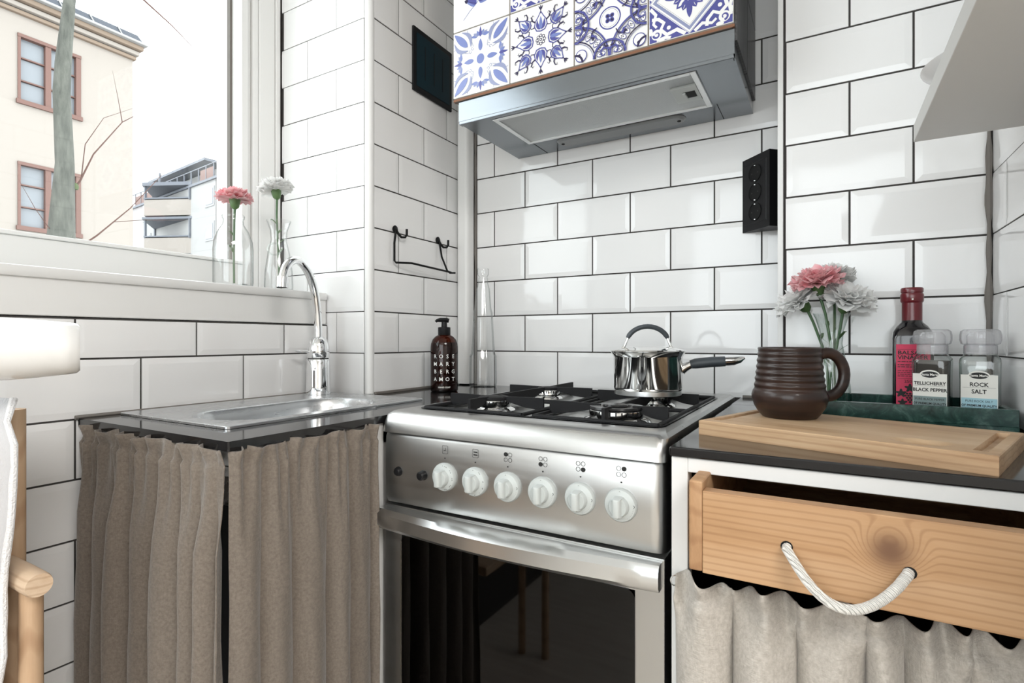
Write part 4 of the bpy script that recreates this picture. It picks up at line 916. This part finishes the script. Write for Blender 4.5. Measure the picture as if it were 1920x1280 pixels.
# ------------------------------------------------------------------ cutting board, mug
ba = math.atan2(-.317, .948)
board = thing('cutting_board', 'oak cutting board with juice groove and round thumb dip', 'cutting board', (-.152, .775, CT))
board.rotation_euler = (0, 0, ba)
BW, BD, BT = .310, .195, .0195
def bd_mesh():
    # solid board with a shallow groove and a shallow dip cut into the top
    n = 62; m_ = 40; vs = []; f = []
    def depth(x, y):
        d = 0.0
        inx = .010 < x < BW - .010; iny = .010 < y < BD - .010
        gx = min(abs(x - .016), abs(x - (BW - .016))); gy = abs(y - (BD - .016))
        if .022 < y < BD - .022 and gx < .0045: d = max(d, .006)
        pass
        e = math.hypot((x - .242) / .026, (y - .036) / .018)
        if e < 1: d = max(d, .010 * (1 - e * e))
        return d
    xs = sorted(set([0, .0012, BW - .0012, BW] + [BW * i / n for i in range(n + 1)] + [.016 + .0062 * k / 3 for k in range(-3, 4)] + [BW - .016 + .0062 * k / 3 for k in range(-3, 4)]))
    ys = sorted(set([0, .0012, BD - .0012, BD] + [BD * i / m_ for i in range(m_ + 1)] + [BD - .016 + .0062 * k / 3 for k in range(-3, 4)]))
    W = len(xs)
    for y in ys:
        for x in xs: vs.append((x, y, BT - depth(x, y) - (.0010 if x in (0, BW) or y in (0, BD) else 0)))
    for j in range(len(ys) - 1):
        for i in range(W - 1): f.append((j * W + i, j * W + i + 1, (j + 1) * W + i + 1, (j + 1) * W + i))
    b = len(vs); ring = [i for i in range(W)] + [j * W + W - 1 for j in range(1, len(ys))] + [(len(ys) - 1) * W + i for i in range(W - 2, -1, -1)] + [j * W for j in range(len(ys) - 2, 0, -1)]
    for k in ring: vs.append((vs[k][0], vs[k][1], 0))
    K = len(ring)
    for k in range(K): f.append((ring[k], b + k, b + (k + 1) % K, ring[(k + 1) % K]))
    f.append(tuple(b + k for k in range(K))[::-1]); return mesh(vs, f)
finish('board_body', bd_mesh(), 'oak_board', board, smooth=True)
mg = thing('stoneware_mug', 'dark brown ribbed stoneware mug standing on the cutting board', 'mug', (-.046, .871, CT + BT))
def ribs(z): return .0007 * math.sin(z * 2 * PI / .0088) if .030 < z < .094 else 0
prof = [(0, 0), (.034, 0), (.0355, .001), (.0400, .006), (.0462, .016), (.0492, .026), (.0496, .032), (.0478, .038)]
z = .038
while z < .094: z += .0011; t = (z - .038) / .056; prof.append((.0470 - .0062 * t ** .8 + ribs(z), z))
prof += [(.0408, .0960), (.0415, .0985), (.0404, .1000), (.0385, .0985), (.0390, .090), (.0440, .035), (.036, .010), (0, .008)]
G().lathe(prof, 64).obj('body', 'brown_glaze', mg, smooth='all', world=False)
hv = Vector((.90, .43, 0)).normalized(); hp = []
for i in range(19):
    t = R(118 - 236 * i / 18); hp.append(hv * (.0520 + .0235 * math.cos(t)) + Vector((0, 0, .0610 + .0310 * math.sin(t))))
hp = [hv * .036 + Vector((0, 0, .0885))] + hp + [hv * .040 + Vector((0, 0, .034))]
G().tube(hp, [.0070] + [.0064] * 19 + [.0072], 12, flat=1.25).obj('handle', 'brown_glaze', mg, smooth=True, world=False)

# ------------------------------------------------------------------ marble tray with bottles and grinders
TX, TX1, TY, TY1, TH = -.040, XF - .008, .985, 1.160, .034
tray = thing('marble_tray', 'dark green marble tray along the wall behind the cutting board', 'tray', ((TX + TX1) / 2, (TY + TY1) / 2, CT))
G().box(TX, TX1, TY, TY1, CT, CT + .010).box(TX, TX1, TY, TY + .011, CT + .010, CT + TH, .001).box(TX, TX1, TY1 - .011, TY1, CT + .010, CT + TH, .001).box(TX, TX + .011, TY + .011, TY1 - .011, CT + .010, CT + TH, .001).box(TX1 - .011, TX1, TY + .011, TY1 - .011, CT + .010, CT + TH, .001).obj('tray_body', 'marble_green', tray)
TF = CT + .0102
def sq(h, r, z, n=40): return rrect(0, 0, h, h, r, z, n)
vb = thing('vinegar_bottle', 'dark square vinegar bottle with red cap and pink label', 'bottle', (.124, 1.118, TF)); vb.rotation_euler = (0, 0, -.06); vb.scale = (1, 1, .955)
prof_ = [(.026, .006, 0), (.0275, .006, .002), (.0275, .006, .128), (.0262, .010, .139), (.0215, .017, .149), (.0150, .0149, .156), (.0135, .0134, .162)]
G().loft([sq(h, r, z) for h, r, z in prof_], cap0=True, cap1=True).obj('body', 'vinegar_glass', vb, smooth=True, world=False)
G().lathe([(.0142, .156), (.0142, .190), (.0150, .191), (.0160, .193), (.0163, .203), (.0155, .206), (.0145, .2065), (.0145, .2075), (.0156, .2085), (.0158, .2145), (.0145, .2165), (0, .217)], 32).obj('cap', 'cap_red', vb, smooth=True, world=False)
G().box(-.0012, .0012, -.0168, -.0155, .1945, .1970).obj('cap_dot', 'label_cream', vb, world=False)
lb = G().box(-.0225, .0225, -.0280, -.0274, .012, .118).obj('label_front', 'label_pink', vb, world=False)
g = G()
def put(g, s, x, z, size, y=-.0283, xs=1.0, al='LEFT', bold=0): v, f = text_shape(s, size, xs, al, bold); g.add([(x + a, y, z + b) for a, b in v], f)
put(g, 'BALSAM', -.0205, .1005, .0092, xs=1.1, bold=.0002); put(g, 'VINÄGER', -.0205, .0925, .0092, xs=1.05, bold=.0002)
for i, (zz_, w) in enumerate(((.0875, .036), (.0820, .030), (.0785, .026), (.0720, .040), (.0690, .036), (.0660, .038), (.0630, .034))):
    x = -.0205
    while x < -.0205 + w: l = random.uniform(.002, .006); g.box(x, min(x + l, .021), -.0283, -.0281, zz_, zz_ + (.0014 if i < 3 else .0010)); x += l + .001
g.box(-.0205, .0205, -.0283, -.0281, .1090, .1094).box(-.0205, .0205, -.0283, -.0281, .0590, .0594); put(g, '250 ml', -.012, .0520, .0072)
def blob(cx, cz, r, n=10, sp=.35):
    g.add([(cx + r * (1 + sp * math.sin(5 * 2 * PI * i / (n * 3))) * math.cos(2 * PI * i / (n * 3)), -.0283, cz + r * (1 + sp * math.sin(5 * 2 * PI * i / (n * 3))) * math.sin(2 * PI * i / (n * 3))) for i in range(n * 3)], [tuple(range(n * 3))])
for (x, z_, r) in ((-.004, .043, .0058), (.008, .040, .0052), (-.016, .034, .0058), (.016, .032, .005), (-.014, .018, .0052)): blob(x, z_, r)
for i in range(5):
    for j in range(5 - i): v, f = disc2d(-.004 + (j - (4 - i) / 2) * .0040, .0335 - i * .0036, .0018, 10); g.add([(a, -.0283, b) for a, b in v], f)
g.obj('label_print', 'black_print', lb, world=False)
g = G(); v, f = disc2d(.0125, .0190, .0072, 24); g.add([(a, -.0285, b) for a, b in v], f); g.obj('seal_badge', 'label_cream', lb, world=False)
g = G(); v, f = ring2d(.0125, .0190, .0042, .0056, 20); g.add([(a, -.0287, b) for a, b in v], f); put(g, 'EU', .0125, .0175, .0040, -.0287, al='CENTER'); g.obj('seal_print', 'navy_print', lb, world=False)
def grinder(x, y, rz, label, lines, band, fill, line2, fillh):
    t = thing('spice_grinder', label, 'spice grinder', (x, y, TF), 'spice grinders in the marble tray'); t.rotation_euler = (0, 0, rz); t.scale = (.97, .97, 1.13)
    pf = [(.0215, .007, 0), (.0235, .008, .002), (.0232, .008, .050), (.0238, .009, .066), (.0242, .010, .076), (.0236, .012, .081), (.0205, .016, .085), (.0190, .0185, .088)]
    G().loft([sq(h, r, z) for h, r, z in pf], cap0=True).obj('jar', 'green_glass', t, smooth=True, world=False)
    G().loft([sq(h - .0022, max(.004, r - .002), z) for h, r, z in ((.0232, .008, .003), (.0230, .008, .050), (.0236, .009, fillh))], cap0=True, cap1=True).obj('contents', fill, t, smooth=True, world=False)
    G().lathe([(.0195, .0865), (.0200, .0880), (.0200, .0985), (.0190, .0995), (.0190, .0865)], 32).obj('collar', 'grinder_plastic', t, smooth=True, world=False)
    G().lathe([(.0196, .0995), (.0228, .1010), (.0243, .106), (.0243, .112), (.0230, .1175), (.0205, .1195), (.0195, .120), (0, .1195)], 96, fn=lambda a, z: 1 + (.028 * (1 if math.sin(a * 14) > .2 else -.2) if .1005 < z < .1180 else 0)).obj('grinder_head', 'grinder_plastic', t, smooth=True, world=False)
    G().lathe([(.0150, .090), (.0165, .092), (.0165, .112), (.012, .1165), (0, .117)], 24).obj('grinder_core', 'grinder_plastic', t, smooth=True, world=False)
    lb = G().box(-.0212, .0212, -.0240, -.0234, .004, .0610).obj('label_front', 'label_cream', t, world=False)
    # the logo tab: dark oval on a cream arch
    g = G(); n = 28; g.add([(.0125 * math.cos(2 * PI * i / n), -.0242, .0600 + .0062 * math.sin(2 * PI * i / n)) for i in range(n)], [tuple(range(n))]); g.obj('logo_tab', 'label_cream', lb, world=False)
    g = G(); g.add([(.0108 * math.cos(2 * PI * i / n), -.0244, .0600 + .0042 * math.sin(2 * PI * i / n)) for i in range(n)], [tuple(range(n))])
    for (s, z_, sz) in lines: put(g, s, 0, z_, sz, -.0243, al='CENTER', bold=.00016, xs=1.05)
    g.box(-.019, .019, -.0243, -.0242, .0445, .0447); g.obj('label_print', 'black_print', lb, world=False)
    g = G(); put(g, 'Santa Maria', 0, .0586, .0044, -.0246, al='CENTER', bold=.00008); g.obj('logo_print', 'white_print', lb, world=False)
    g = G().box(-.0205, .0205, -.0243, -.0241, .0180, .0310).obj('label_band', band, lb, world=False)
    g = G(); put(g, line2[0], 0, .0258, .0040, -.0245, al='CENTER'); put(g, line2[1], 0, .0202, .0040, -.0245, al='CENTER', bold=.0001); g.obj('band_print', 'black_print', lb, world=False)
    return t
grinder(.1405, 1.040, -.27, 'glass pepper grinder filled with black peppercorns', (('TELLICHERRY', .0462, .0062), ('BLACK PEPPER', .0375, .0062)), 'label_grey', 'peppercorn', ('PURE BLACK PEPPER', 'OF PREMIUM QUALITY'), .078)
grinder(.1975, 1.042, -.25, 'glass salt grinder with pale rock salt and blue label band', (('ROCK', .0460, .0074), ('SALT', .0370, .0074)), 'label_blue', 'rock_salt', ('PURE ROCK SALT', 'OF PREMIUM QUALITY'), .060)

# ------------------------------------------------------------------ carnations and vases
def carnation(label, base, bend, head, r, tone, seed, tilt=(0, 0), group='cut carnations', leaves=2, face=None):
    """base, head: world points; the stem runs from base up to the head"""
    rnd = random.Random(seed); t = thing('carnation', label, 'flower', base, group)
    base, head = Vector(base), Vector(head); mid = (base + head) / 2 + Vector(bend)
    P_ = [base, base.lerp(mid, .5) + Vector(bend) * .25, mid, mid.lerp(head, .5) + Vector(bend) * .25, head]
    up = Vector((tilt[0], tilt[1], 1)).normalized(); P_[-1] = head - up * .018
    st = G().tube(P_, [.0022, .0022, .0023, .0022, .0026], 8).obj('stem', 'stem_green', t, smooth=True)
    q = up.to_track_quat('Z', 'Y').to_matrix()
    g = G(); n = 16; cal = [(.0028, -.022), (.0085, -.017), (.0112, -.006), (.0105, .004)]; vs = []
    for i in range(n):
        a = 2 * PI * i / n
        for k, (rr, zz_) in enumerate(cal): s_ = rr * (1 + (.18 * math.cos(5 * a) if k == 3 else 0)); v = q @ Vector((s_ * math.cos(a), s_ * math.sin(a), zz_ + (.004 * math.cos(5 * a) if k == 3 else 0))); vs.append(head + v)
    K = len(cal); g.add(vs, [(i * K + k, ((i + 1) % n) * K + k, ((i + 1) % n) * K + k + 1, i * K + k + 1) for i in range(n) for k in range(K - 1)] + [tuple(i * K for i in range(n))])
    g.obj('calyx', 'leaf_green', t, smooth=True)
    g = G()
    for lay, (cnt, tiltA, ln) in enumerate(((12, 76, .95), (12, 62, 1.0), (11, 47, 1.02), (9, 32, 1.0), (7, 18, .98), (4, 5, .95))):
        for j in range(cnt):
            az = 2 * PI * (j + .5 * (lay % 2)) / cnt + rnd.uniform(-.15, .15); ta = R(tiltA + rnd.uniform(-8, 8)); L = r * ln * rnd.uniform(.9, 1.08); wd = r * rnd.uniform(.30, .42)
            nu, nv = 7, 5; b0 = len(g.v); vs = []
            p1, p2, p3 = rnd.uniform(0, 6), rnd.uniform(0, 6), rnd.uniform(.6, 1.4)
            for v_ in range(nv + 1):
                s_ = v_ / nv
                for u_ in range(nu):
                    w = (u_ / (nu - 1) - .5) * 2; width = wd * (.22 + .95 * s_ ** .8)
                    edge = (.12 * r * (1 if u_ % 2 else -.3) * rnd.uniform(.4, 1)) if v_ == nv else 0
                    rad = (L * s_ - .10 * r * w * w * s_ + edge)
                    wav = .085 * r * math.sin(w * 5.2 + p1) * s_ ** 1.5 * p3 + .05 * r * math.sin(w * 9 + p2) * s_ ** 3
                    ta2 = ta + .35 * (s_ - .5)
                    x = rad * math.sin(ta2); zz_ = rad * math.cos(ta2) * .72 + wav
                    lx, ly = x * math.cos(az) - w * width * math.sin(az), x * math.sin(az) + w * width * math.cos(az)
                    vs.append(head + q @ Vector((lx, ly, zz_ - .002)))
            g.add(vs, [(v_ * nu + u_, v_ * nu + u_ + 1, (v_ + 1) * nu + u_ + 1, (v_ + 1) * nu + u_) for v_ in range(nv) for u_ in range(nu - 1)])
    me_ = mesh(g.v, g.f); finish('petals', me_, tone, t, smooth='all', world=True)
    for k in range(leaves):
        s_ = .35 + .4 * k / max(1, leaves); p = base.lerp(mid, s_ * 2) if s_ < .5 else mid.lerp(head, s_ * 2 - 1); a = rnd.uniform(0, 6.28)
        d = Vector((math.cos(a), math.sin(a), .9)).normalized(); nrm_ = Vector((-math.sin(a), math.cos(a), 0)); pts = [p, p + d * .014, p + d * .026 + Vector((0, 0, -.002)), p + d * .034 + Vector((0, 0, -.009))]
        ws = [.001, .0032, .0022, .0002]; G().add([x for pt, w in zip(pts, ws) for x in (pt + nrm_ * w, pt - nrm_ * w)], [(2 * i, 2 * i + 1, 2 * i + 3, 2 * i + 2) for i in range(3)]).obj('leaf', 'leaf_green', t, smooth=True)
    return t
def glass_vessel(name, label, cat, loc, prof, wall=.0018, m_='clear_glass', n=40, fn=None, water=None):
    t = thing(name, label, cat, loc)
    G().lathe([(0, prof[0][1])] + prof, n, fn=fn).obj('glass_body', m_, t, smooth=True, world=False)
    return t
def medallion(t, y, z, r, ang=0.0, m_='clear_glass', rr=.0018):
    o = G().tube([(r * math.cos(2 * PI * i / 28), y, z + r * .85 * math.sin(2 * PI * i / 28)) for i in range(29)], rr, 6, caps=False).obj('embossed_ring', m_, t, smooth=True, world=False); o.rotation_euler = (0, 0, ang); return o
SZ = H + .1168
ba_ = (-1.130, .722, SZ)
t = glass_vessel('glass_bottle', 'round shouldered clear bottle holding the pink carnation on the window sill', 'bottle', ba_, [(.034, 0), (.0395, .003), (.0405, .010), (.0405, .082), (.0390, .100), (.0310, .122), (.0215, .137), (.0205, .148), (.0222, .150), (.0232, .155), (.0215, .1585)])
medallion(t, -.0345, .088, .016, .55)
carnation('pink carnation in the bottle on the window sill', (ba_[0] + .003, ba_[1], SZ + .008), (.003, -.003, 0), (-1.130, .7255, H + .310), .038, 'petal_pink', 5, (0, 0))
bb_ = (-1.120, .829, SZ)
t = glass_vessel('glass_carafe', 'slim waisted clear carafe holding a white carnation on the window sill', 'vase', bb_, [(.026, 0), (.0315, .003), (.0320, .012), (.0305, .045), (.0240, .090), (.0175, .118), (.0190, .140), (.0255, .160), (.0275, .1645)])
medallion(t, -.0235, .094, .016, .55, 'green_glass', .002)
carnation('white carnation in the carafe on the window sill', (bb_[0] + .002, bb_[1] + .002, SZ + .008), (-.004, .002, 0), (-1.122, .823, H + .352), .040, 'petal_white', 8, (-.15, -.05), leaves=4)
vz = (.008, 1.098, TF)
t = glass_vessel('flower_vase', 'clear waisted vase of carnations behind the brown mug', 'vase', vz, [(.027, 0), (.0300, .003), (.0305, .012), (.0285, .040), (.0215, .085), (.0165, .113), (.0185, .136), (.0250, .158), (.0290, .1665)], m_='green_glass')
medallion(t, -.0215, .089, .016, .0, 'green_glass', .0022)
carnation('pink carnation in the vase behind the brown mug', (vz[0] + .006, vz[1], TF + .010), (.006, 0, 0), (-.0125, 1.085, H + .098), .044, 'petal_pink', 31, (-.12, -.18), leaves=3)
carnation('white carnation drooping left of the pink one in the vase', (vz[0] - .004, vz[1] + .006, TF + .010), (.012, 0, .01), (-.0400, 1.105, H + .068), .042, 'petal_white', 32, (-.75, -.25))
carnation('white carnation leaning right of the pink one in the vase', (vz[0] - .006, vz[1] - .004, TF + .012), (-.002, 0, 0), (.030, 1.095, H + .066), .045, 'petal_white', 33, (.30, -.30), leaves=3)
carnation('white carnation behind the pink one in the vase', (vz[0] + .002, vz[1] + .008, TF + .012), (.002, .004, 0), (.0120, 1.125, H + .112), .034, 'petal_white', 34, (.10, .10), leaves=1)

# ------------------------------------------------------------------ soap and the tall bottle in the corner
sp = thing('soap_dispenser', 'amber hand soap bottle with black pump and white lettering', 'soap dispenser', (-.838, 1.100, CT)); sp.rotation_euler = (0, 0, .65)
G().lathe([(0, 0), (.0315, 0), (.0340, .002), (.0345, .006), (.0345, .110), (.0335, .120), (.0295, .131), (.0220, .139), (.0150, .1425), (.0145, .146)], 40).obj('bottle_body', 'amber_glass', sp, smooth=True, world=False)
G().lathe([(0, .003), (.0300, .003), (.0328, .006), (.0330, .108), (.0300, .124), (0, .124)], 40).obj('liquid_soap', 'soap_liquid', sp, smooth=True, world=False)
G().lathe([(.0155, .142), (.0158, .1425), (.0158, .1610), (.0140, .1625), (.0075, .1628), (.0068, .176), (0, .176)], 28).obj('pump_collar', 'black_plastic', sp, smooth=True, world=False)
G().tube([(.012, 0, .1785), (.006, 0, .1800), (-.010, 0, .1805), (-.0185, 0, .1790), (-.0215, 0, .1755)], [.0072, .0085, .0078, .0055, .0042], 12, flat=.72).obj('pump_head', 'black_plastic', sp, smooth=True, world=False)
g = G(); rl = .0349
def wrap(s, x, z, size, bold=.0001):
    v, f = text_shape(s, size, 1, 'CENTER', bold); g.add([(rl * math.sin((x + a) / rl), -rl * math.cos((x + a) / rl), z + b) for a, b in v], f)
for i, wd in enumerate(('ROSE', 'MARY', 'BERG', 'AMOT')):
    for j, ch in enumerate(wd): wrap(ch, -.0240 + .0160 * j, .0845 - .0188 * i, .0135)
wrap('HAND SOAP', 0, .0105, .0055)
g.obj('lettering', 'white_print', sp, world=False)
tb = (-.822, 1.255, CT)
t = glass_vessel('tall_glass_bottle', 'tall tapered clear glass bottle with fluted base in the corner', 'bottle', tb, [(.0345, 0), (.0370, .003), (.0372, .012), (.0360, .085), (.0325, .092), (.0300, .125), (.0255, .205), (.0225, .215), (.0180, .270), (.0135, .290), (.0120, .305), (.0135, .307), (.0155, .311), (.0155, .325), (.0140, .328)], n=60, fn=lambda a, z: 1 + (.030 * math.cos(10 * a) if z < .29 and z > .004 else 0))

# ------------------------------------------------------------------ wall things
oc = thing('corner_socket', 'black three-gang corner power socket on the back wall', 'power socket', (-.11, 1.29, H + .32))
A, B, C_, D_ = (-.1630, YD - .001), (-.1030, 1.2535), (-.0835, 1.273), (-.0835, YD - .001)
g = G(); zl, zh = H + .2400, H + .4015
g.prism([A, B, C_, D_], zl, zh); g.obj('housing', 'black_plastic', oc)
e = (Vector((B[0], B[1], 0)) - Vector((A[0], A[1], 0))); el = e.length; e.normalize(); nv = Vector((-.7235, -.690, 0)).normalized(); nv = Vector((e.y, -e.x, 0)); nv = nv if nv.y < 0 else -nv
mid_ = Vector(((A[0] + B[0]) / 2, (A[1] + B[1]) / 2, 0))
def on_face(u, w, d): q = mid_ + e * u + nv * d; return (q.x, q.y, w)
fp = [on_face(u, w, .0015) for u, w in ((-.033, zl + .016), (.033, zl + .016), (.033, zh - .016), (-.033, zh - .016))]; fb_ = [on_face(u, w, 0) for u, w in ((-.0345, zl + .0145), (.0345, zl + .0145), (.0345, zh - .0145), (-.0345, zh - .0145))]
G().loft([fb_, fp], cap1=True).obj('face_plate', 'black_plastic', oc)
for k in range(3):
    wz = (zl + zh) / 2 + (1 - k) * .0420; n = 28
    def lp(r, d): return [on_face(r * math.cos(2 * PI * i / n), wz + r * math.sin(2 * PI * i / n), d) for i in range(n)]
    so = G().loft([lp(.0200, .0016), lp(.0198, .0032), lp(.0182, .0032), lp(.0176, .0019)], cap1=True).obj('socket_well', 'matte_black', oc, smooth=True)
    for sx in (-.0095, .0095): G().add([on_face(sx + .0018 * math.cos(2 * PI * i / 10), wz + .0018 * math.sin(2 * PI * i / 10), .0024) for i in range(10)], [tuple(range(10))]).obj('pin_hole', 'oven_black', so)
    for sz in (-.0165, .0165): q = on_face(0, wz + sz, .0026); G().box(q[0] - .0013, q[0] + .0013, q[1] - .0008, q[1] + .0004, q[2] - .0006, q[2] + .0006).obj('earth_clip', 'satin_steel', so)
vt = thing('vent_cover', 'dark teal square vent cover framed in black on the tiled side wall', 'vent cover', (XC + .003, 1.168, H + .735))
G().box(XC, XC + .0065, 1.085, 1.251, H + .651, H + .818, .0015).obj('vent_frame', 'vent_frame', vt); G().box(XC + .0064, XC + .0078, 1.097, 1.239, H + .665, H + .804, .0005).obj('vent_panel', 'vent_teal', vt)
for q in (1.130, 1.168, 1.206): G().box(XC + .0077, XC + .0084, q - .0012, q + .0012, H + .690, H + .780).obj('vent_rib', 'vent_frame', vt)
hk = thing('towel_rail', 'black wire towel rail with two curled wall hooks', 'towel rail', (XC + .01, 1.11, H + .235))
def hookp(y): 
    xo = XC + .004
    return G().lathe([(0, 0), (.0085, 0), (.0095, .0025), (.0050, .0045), (0, .0045)], 18).me()
for y in (1.020, 1.192):
    me_ = hookp(y); me_.transform(Matrix.Translation((XC + .0005, y, H + .276)) @ Matrix.Rotation(R(90), 4, 'Y')); finish('wall_mount', me_, 'black_plastic', hk, smooth=True, world=True)
    pts = [(XC + .004, y + .002, H + .274), (XC + .008, y + .006, H + .264), (XC + .012, y + .012, H + .257), (XC + .018, y + .019, H + .2575), (XC + .021, y + .0215, H + .264), (XC + .021, y + .0218, H + .278)]
    G().tube(pts, .0031, 10).obj('hook', 'matte_black', hk, smooth=True)
G().tube([(XC + .006, 1.018, H + .272), (XC + .007, 1.012, H + .240), (XC + .008, 1.011, H + .196), (XC + .010, 1.014, H + .1915), (XC + .030, 1.050, H + .1930), (XC + .030, 1.110, H + .1910), (XC + .030, 1.205, H + .1880), (XC + .026, 1.222, H + .1880)], .0026, 10).obj('rail_wire', 'matte_black', hk, smooth=True)
G().tube([(XC + .006, 1.194, H + .270), (XC + .010, 1.199, H + .230), (XC + .024, 1.205, H + .192), (XC + .028, 1.212, H + .186), (XC + .028, 1.236, H + .1885)], .0026, 10).obj('rail_wire', 'matte_black', hk, smooth=True)
# shelf on the right wall with a dish on it
sh = G().box(.1105, XF - .001, .46, .980, H + .2890, H + .3140, .001).obj('wall_shelf', 'shelf_white', None); tag(sh, 'white wall shelf above the spice grinders', 'shelf')
G().box(.150, XF - .001, .60, .616, H + .3140, H + .345).obj('bracket', 'shelf_white', sh)
ds = thing('shallow_dish', 'white round dish with its rim overhanging the wall shelf', 'dish', (.178, .845, H + .3142))
G().lathe([(0, 0), (.045, 0), (.050, .002), (.0745, .020), (.0755, .0215), (.0740, .0222), (.048, .0045), (0, .0035)], 48).obj('dish_body', 'ceramic_white', ds, smooth=True, world=False)

# ------------------------------------------------------------------ chair with cloth and the lamp at the left edge
ch = thing('wooden_chair', 'light wooden armchair with round arm rods by the sink curtain', 'chair', (-.93, .05, 0))
AY = .256
for y in (AY, -.19):
    G().tube([(-1.03, y, H - .273), (-.80, y, H - .273), (-.762, y, H - .273), (-.757, y, H - .273)], [.0125, .0142, .0138, .0126], 20).obj('arm_rod', 'chair_wood_x', ch, smooth=True)
    G().tube([(-.787, y + .002, 0), (-.785, y + .002, H - .278)], [.0125, .0110], 16).obj('front_leg', 'chair_wood', ch, smooth=True)
    G().tube([(-.868, y + .012, 0), (-.868, y + .012, H - .30), (-.863, y + .012, H - .085)], [.0120, .0120, .0105], 16).obj('back_post', 'chair_wood', ch, smooth=True)
G().box(-1.04, -.76, -.17, .205, .415, .440, .006).obj('seat', 'chair_wood_x', ch); G().box(-1.045, -1.027, -.19, .25, .60, H - .12, .004).obj('backrest', 'chair_wood', ch)
g = G(); rows_ = 26; cols_ = 14; vs = []; rnd = random.Random(4)
for r_ in range(rows_ + 1):
    z = H - .068 - .60 * r_ / rows_
    right = -.770 + .010 * math.sin(r_ * .55) - .020 * max(0, (r_ - 6) / 20) + rnd.uniform(-.002, .002) - (.030 if r_ > 12 else 0) * min(1, (r_ - 12) / 3) + (.022 * (r_ - 16) / 10 if r_ > 16 else 0) - (.016 * (2 - r_) if r_ < 2 else 0)
    for c_ in range(cols_ + 1):
        t = c_ / cols_; x = -1.02 + (right + 1.02) * t; vs.append((x, AY - .027 + .007 * math.sin(t * 14 + r_ * .12) + (.0 if r_ else .012), z + .012 * (1 - t) * 0))
me_ = mesh(vs, [(r_ * (cols_ + 1) + c_, r_ * (cols_ + 1) + c_ + 1, (r_ + 1) * (cols_ + 1) + c_ + 1, (r_ + 1) * (cols_ + 1) + c_) for r_ in range(rows_) for c_ in range(cols_)])
cl_ = finish('chair_throw', me_, 'grey_cloth', None, smooth='all'); sm = cl_.modifiers.new('thickness', 'SOLIDIFY'); sm.thickness = .006; sm.offset = 0
tag(cl_, 'pale grey woven throw with frayed white edge hanging over the chair', 'throw')
edge = [vs[r_ * (cols_ + 1) + cols_] for r_ in range(rows_ + 1)]
fr_ = [(x + rnd.uniform(-.001, .001), y, z) for (x, y, z) in edge]; G().tube(fr_, [rnd.uniform(.0030, .0042) for _ in fr_], 8).obj('frayed_edge', 'fringe', cl_, smooth=True)
lp_ = thing('wall_lamp', 'glossy white cylindrical lamp shade reaching in at the left edge', 'lamp', (-.86, .16, H))
ax = Vector((.362, .932, 0)); e0 = Vector((-.739, .287, H - .0095))
def lpt(r): return tuple(e0 - ax * r)
G().tube([lpt(.34), lpt(.10), lpt(.062), lpt(.042), lpt(.014), lpt(.003), lpt(.0)], [.0342, .0342, .0338, .0328, .0300, .0285, .0255], 40).obj('shade', 'lamp_white', lp_, smooth=True)
q = lpt(.34); G().tube([q, (q[0] - .05, q[1] - .04, q[2]), (XA + .02, q[1] - .06, q[2] - .02), (XA + .001, q[1] - .06, q[2] - .02)], .008, 12).obj('arm', 'lamp_white', lp_, smooth=True)
G().tube([(XA + .0005, q[1] - .06, q[2] - .02), (XA + .012, q[1] - .06, q[2] - .02)], .03, 24).obj('wall_plate', 'lamp_white', lp_, smooth=True)
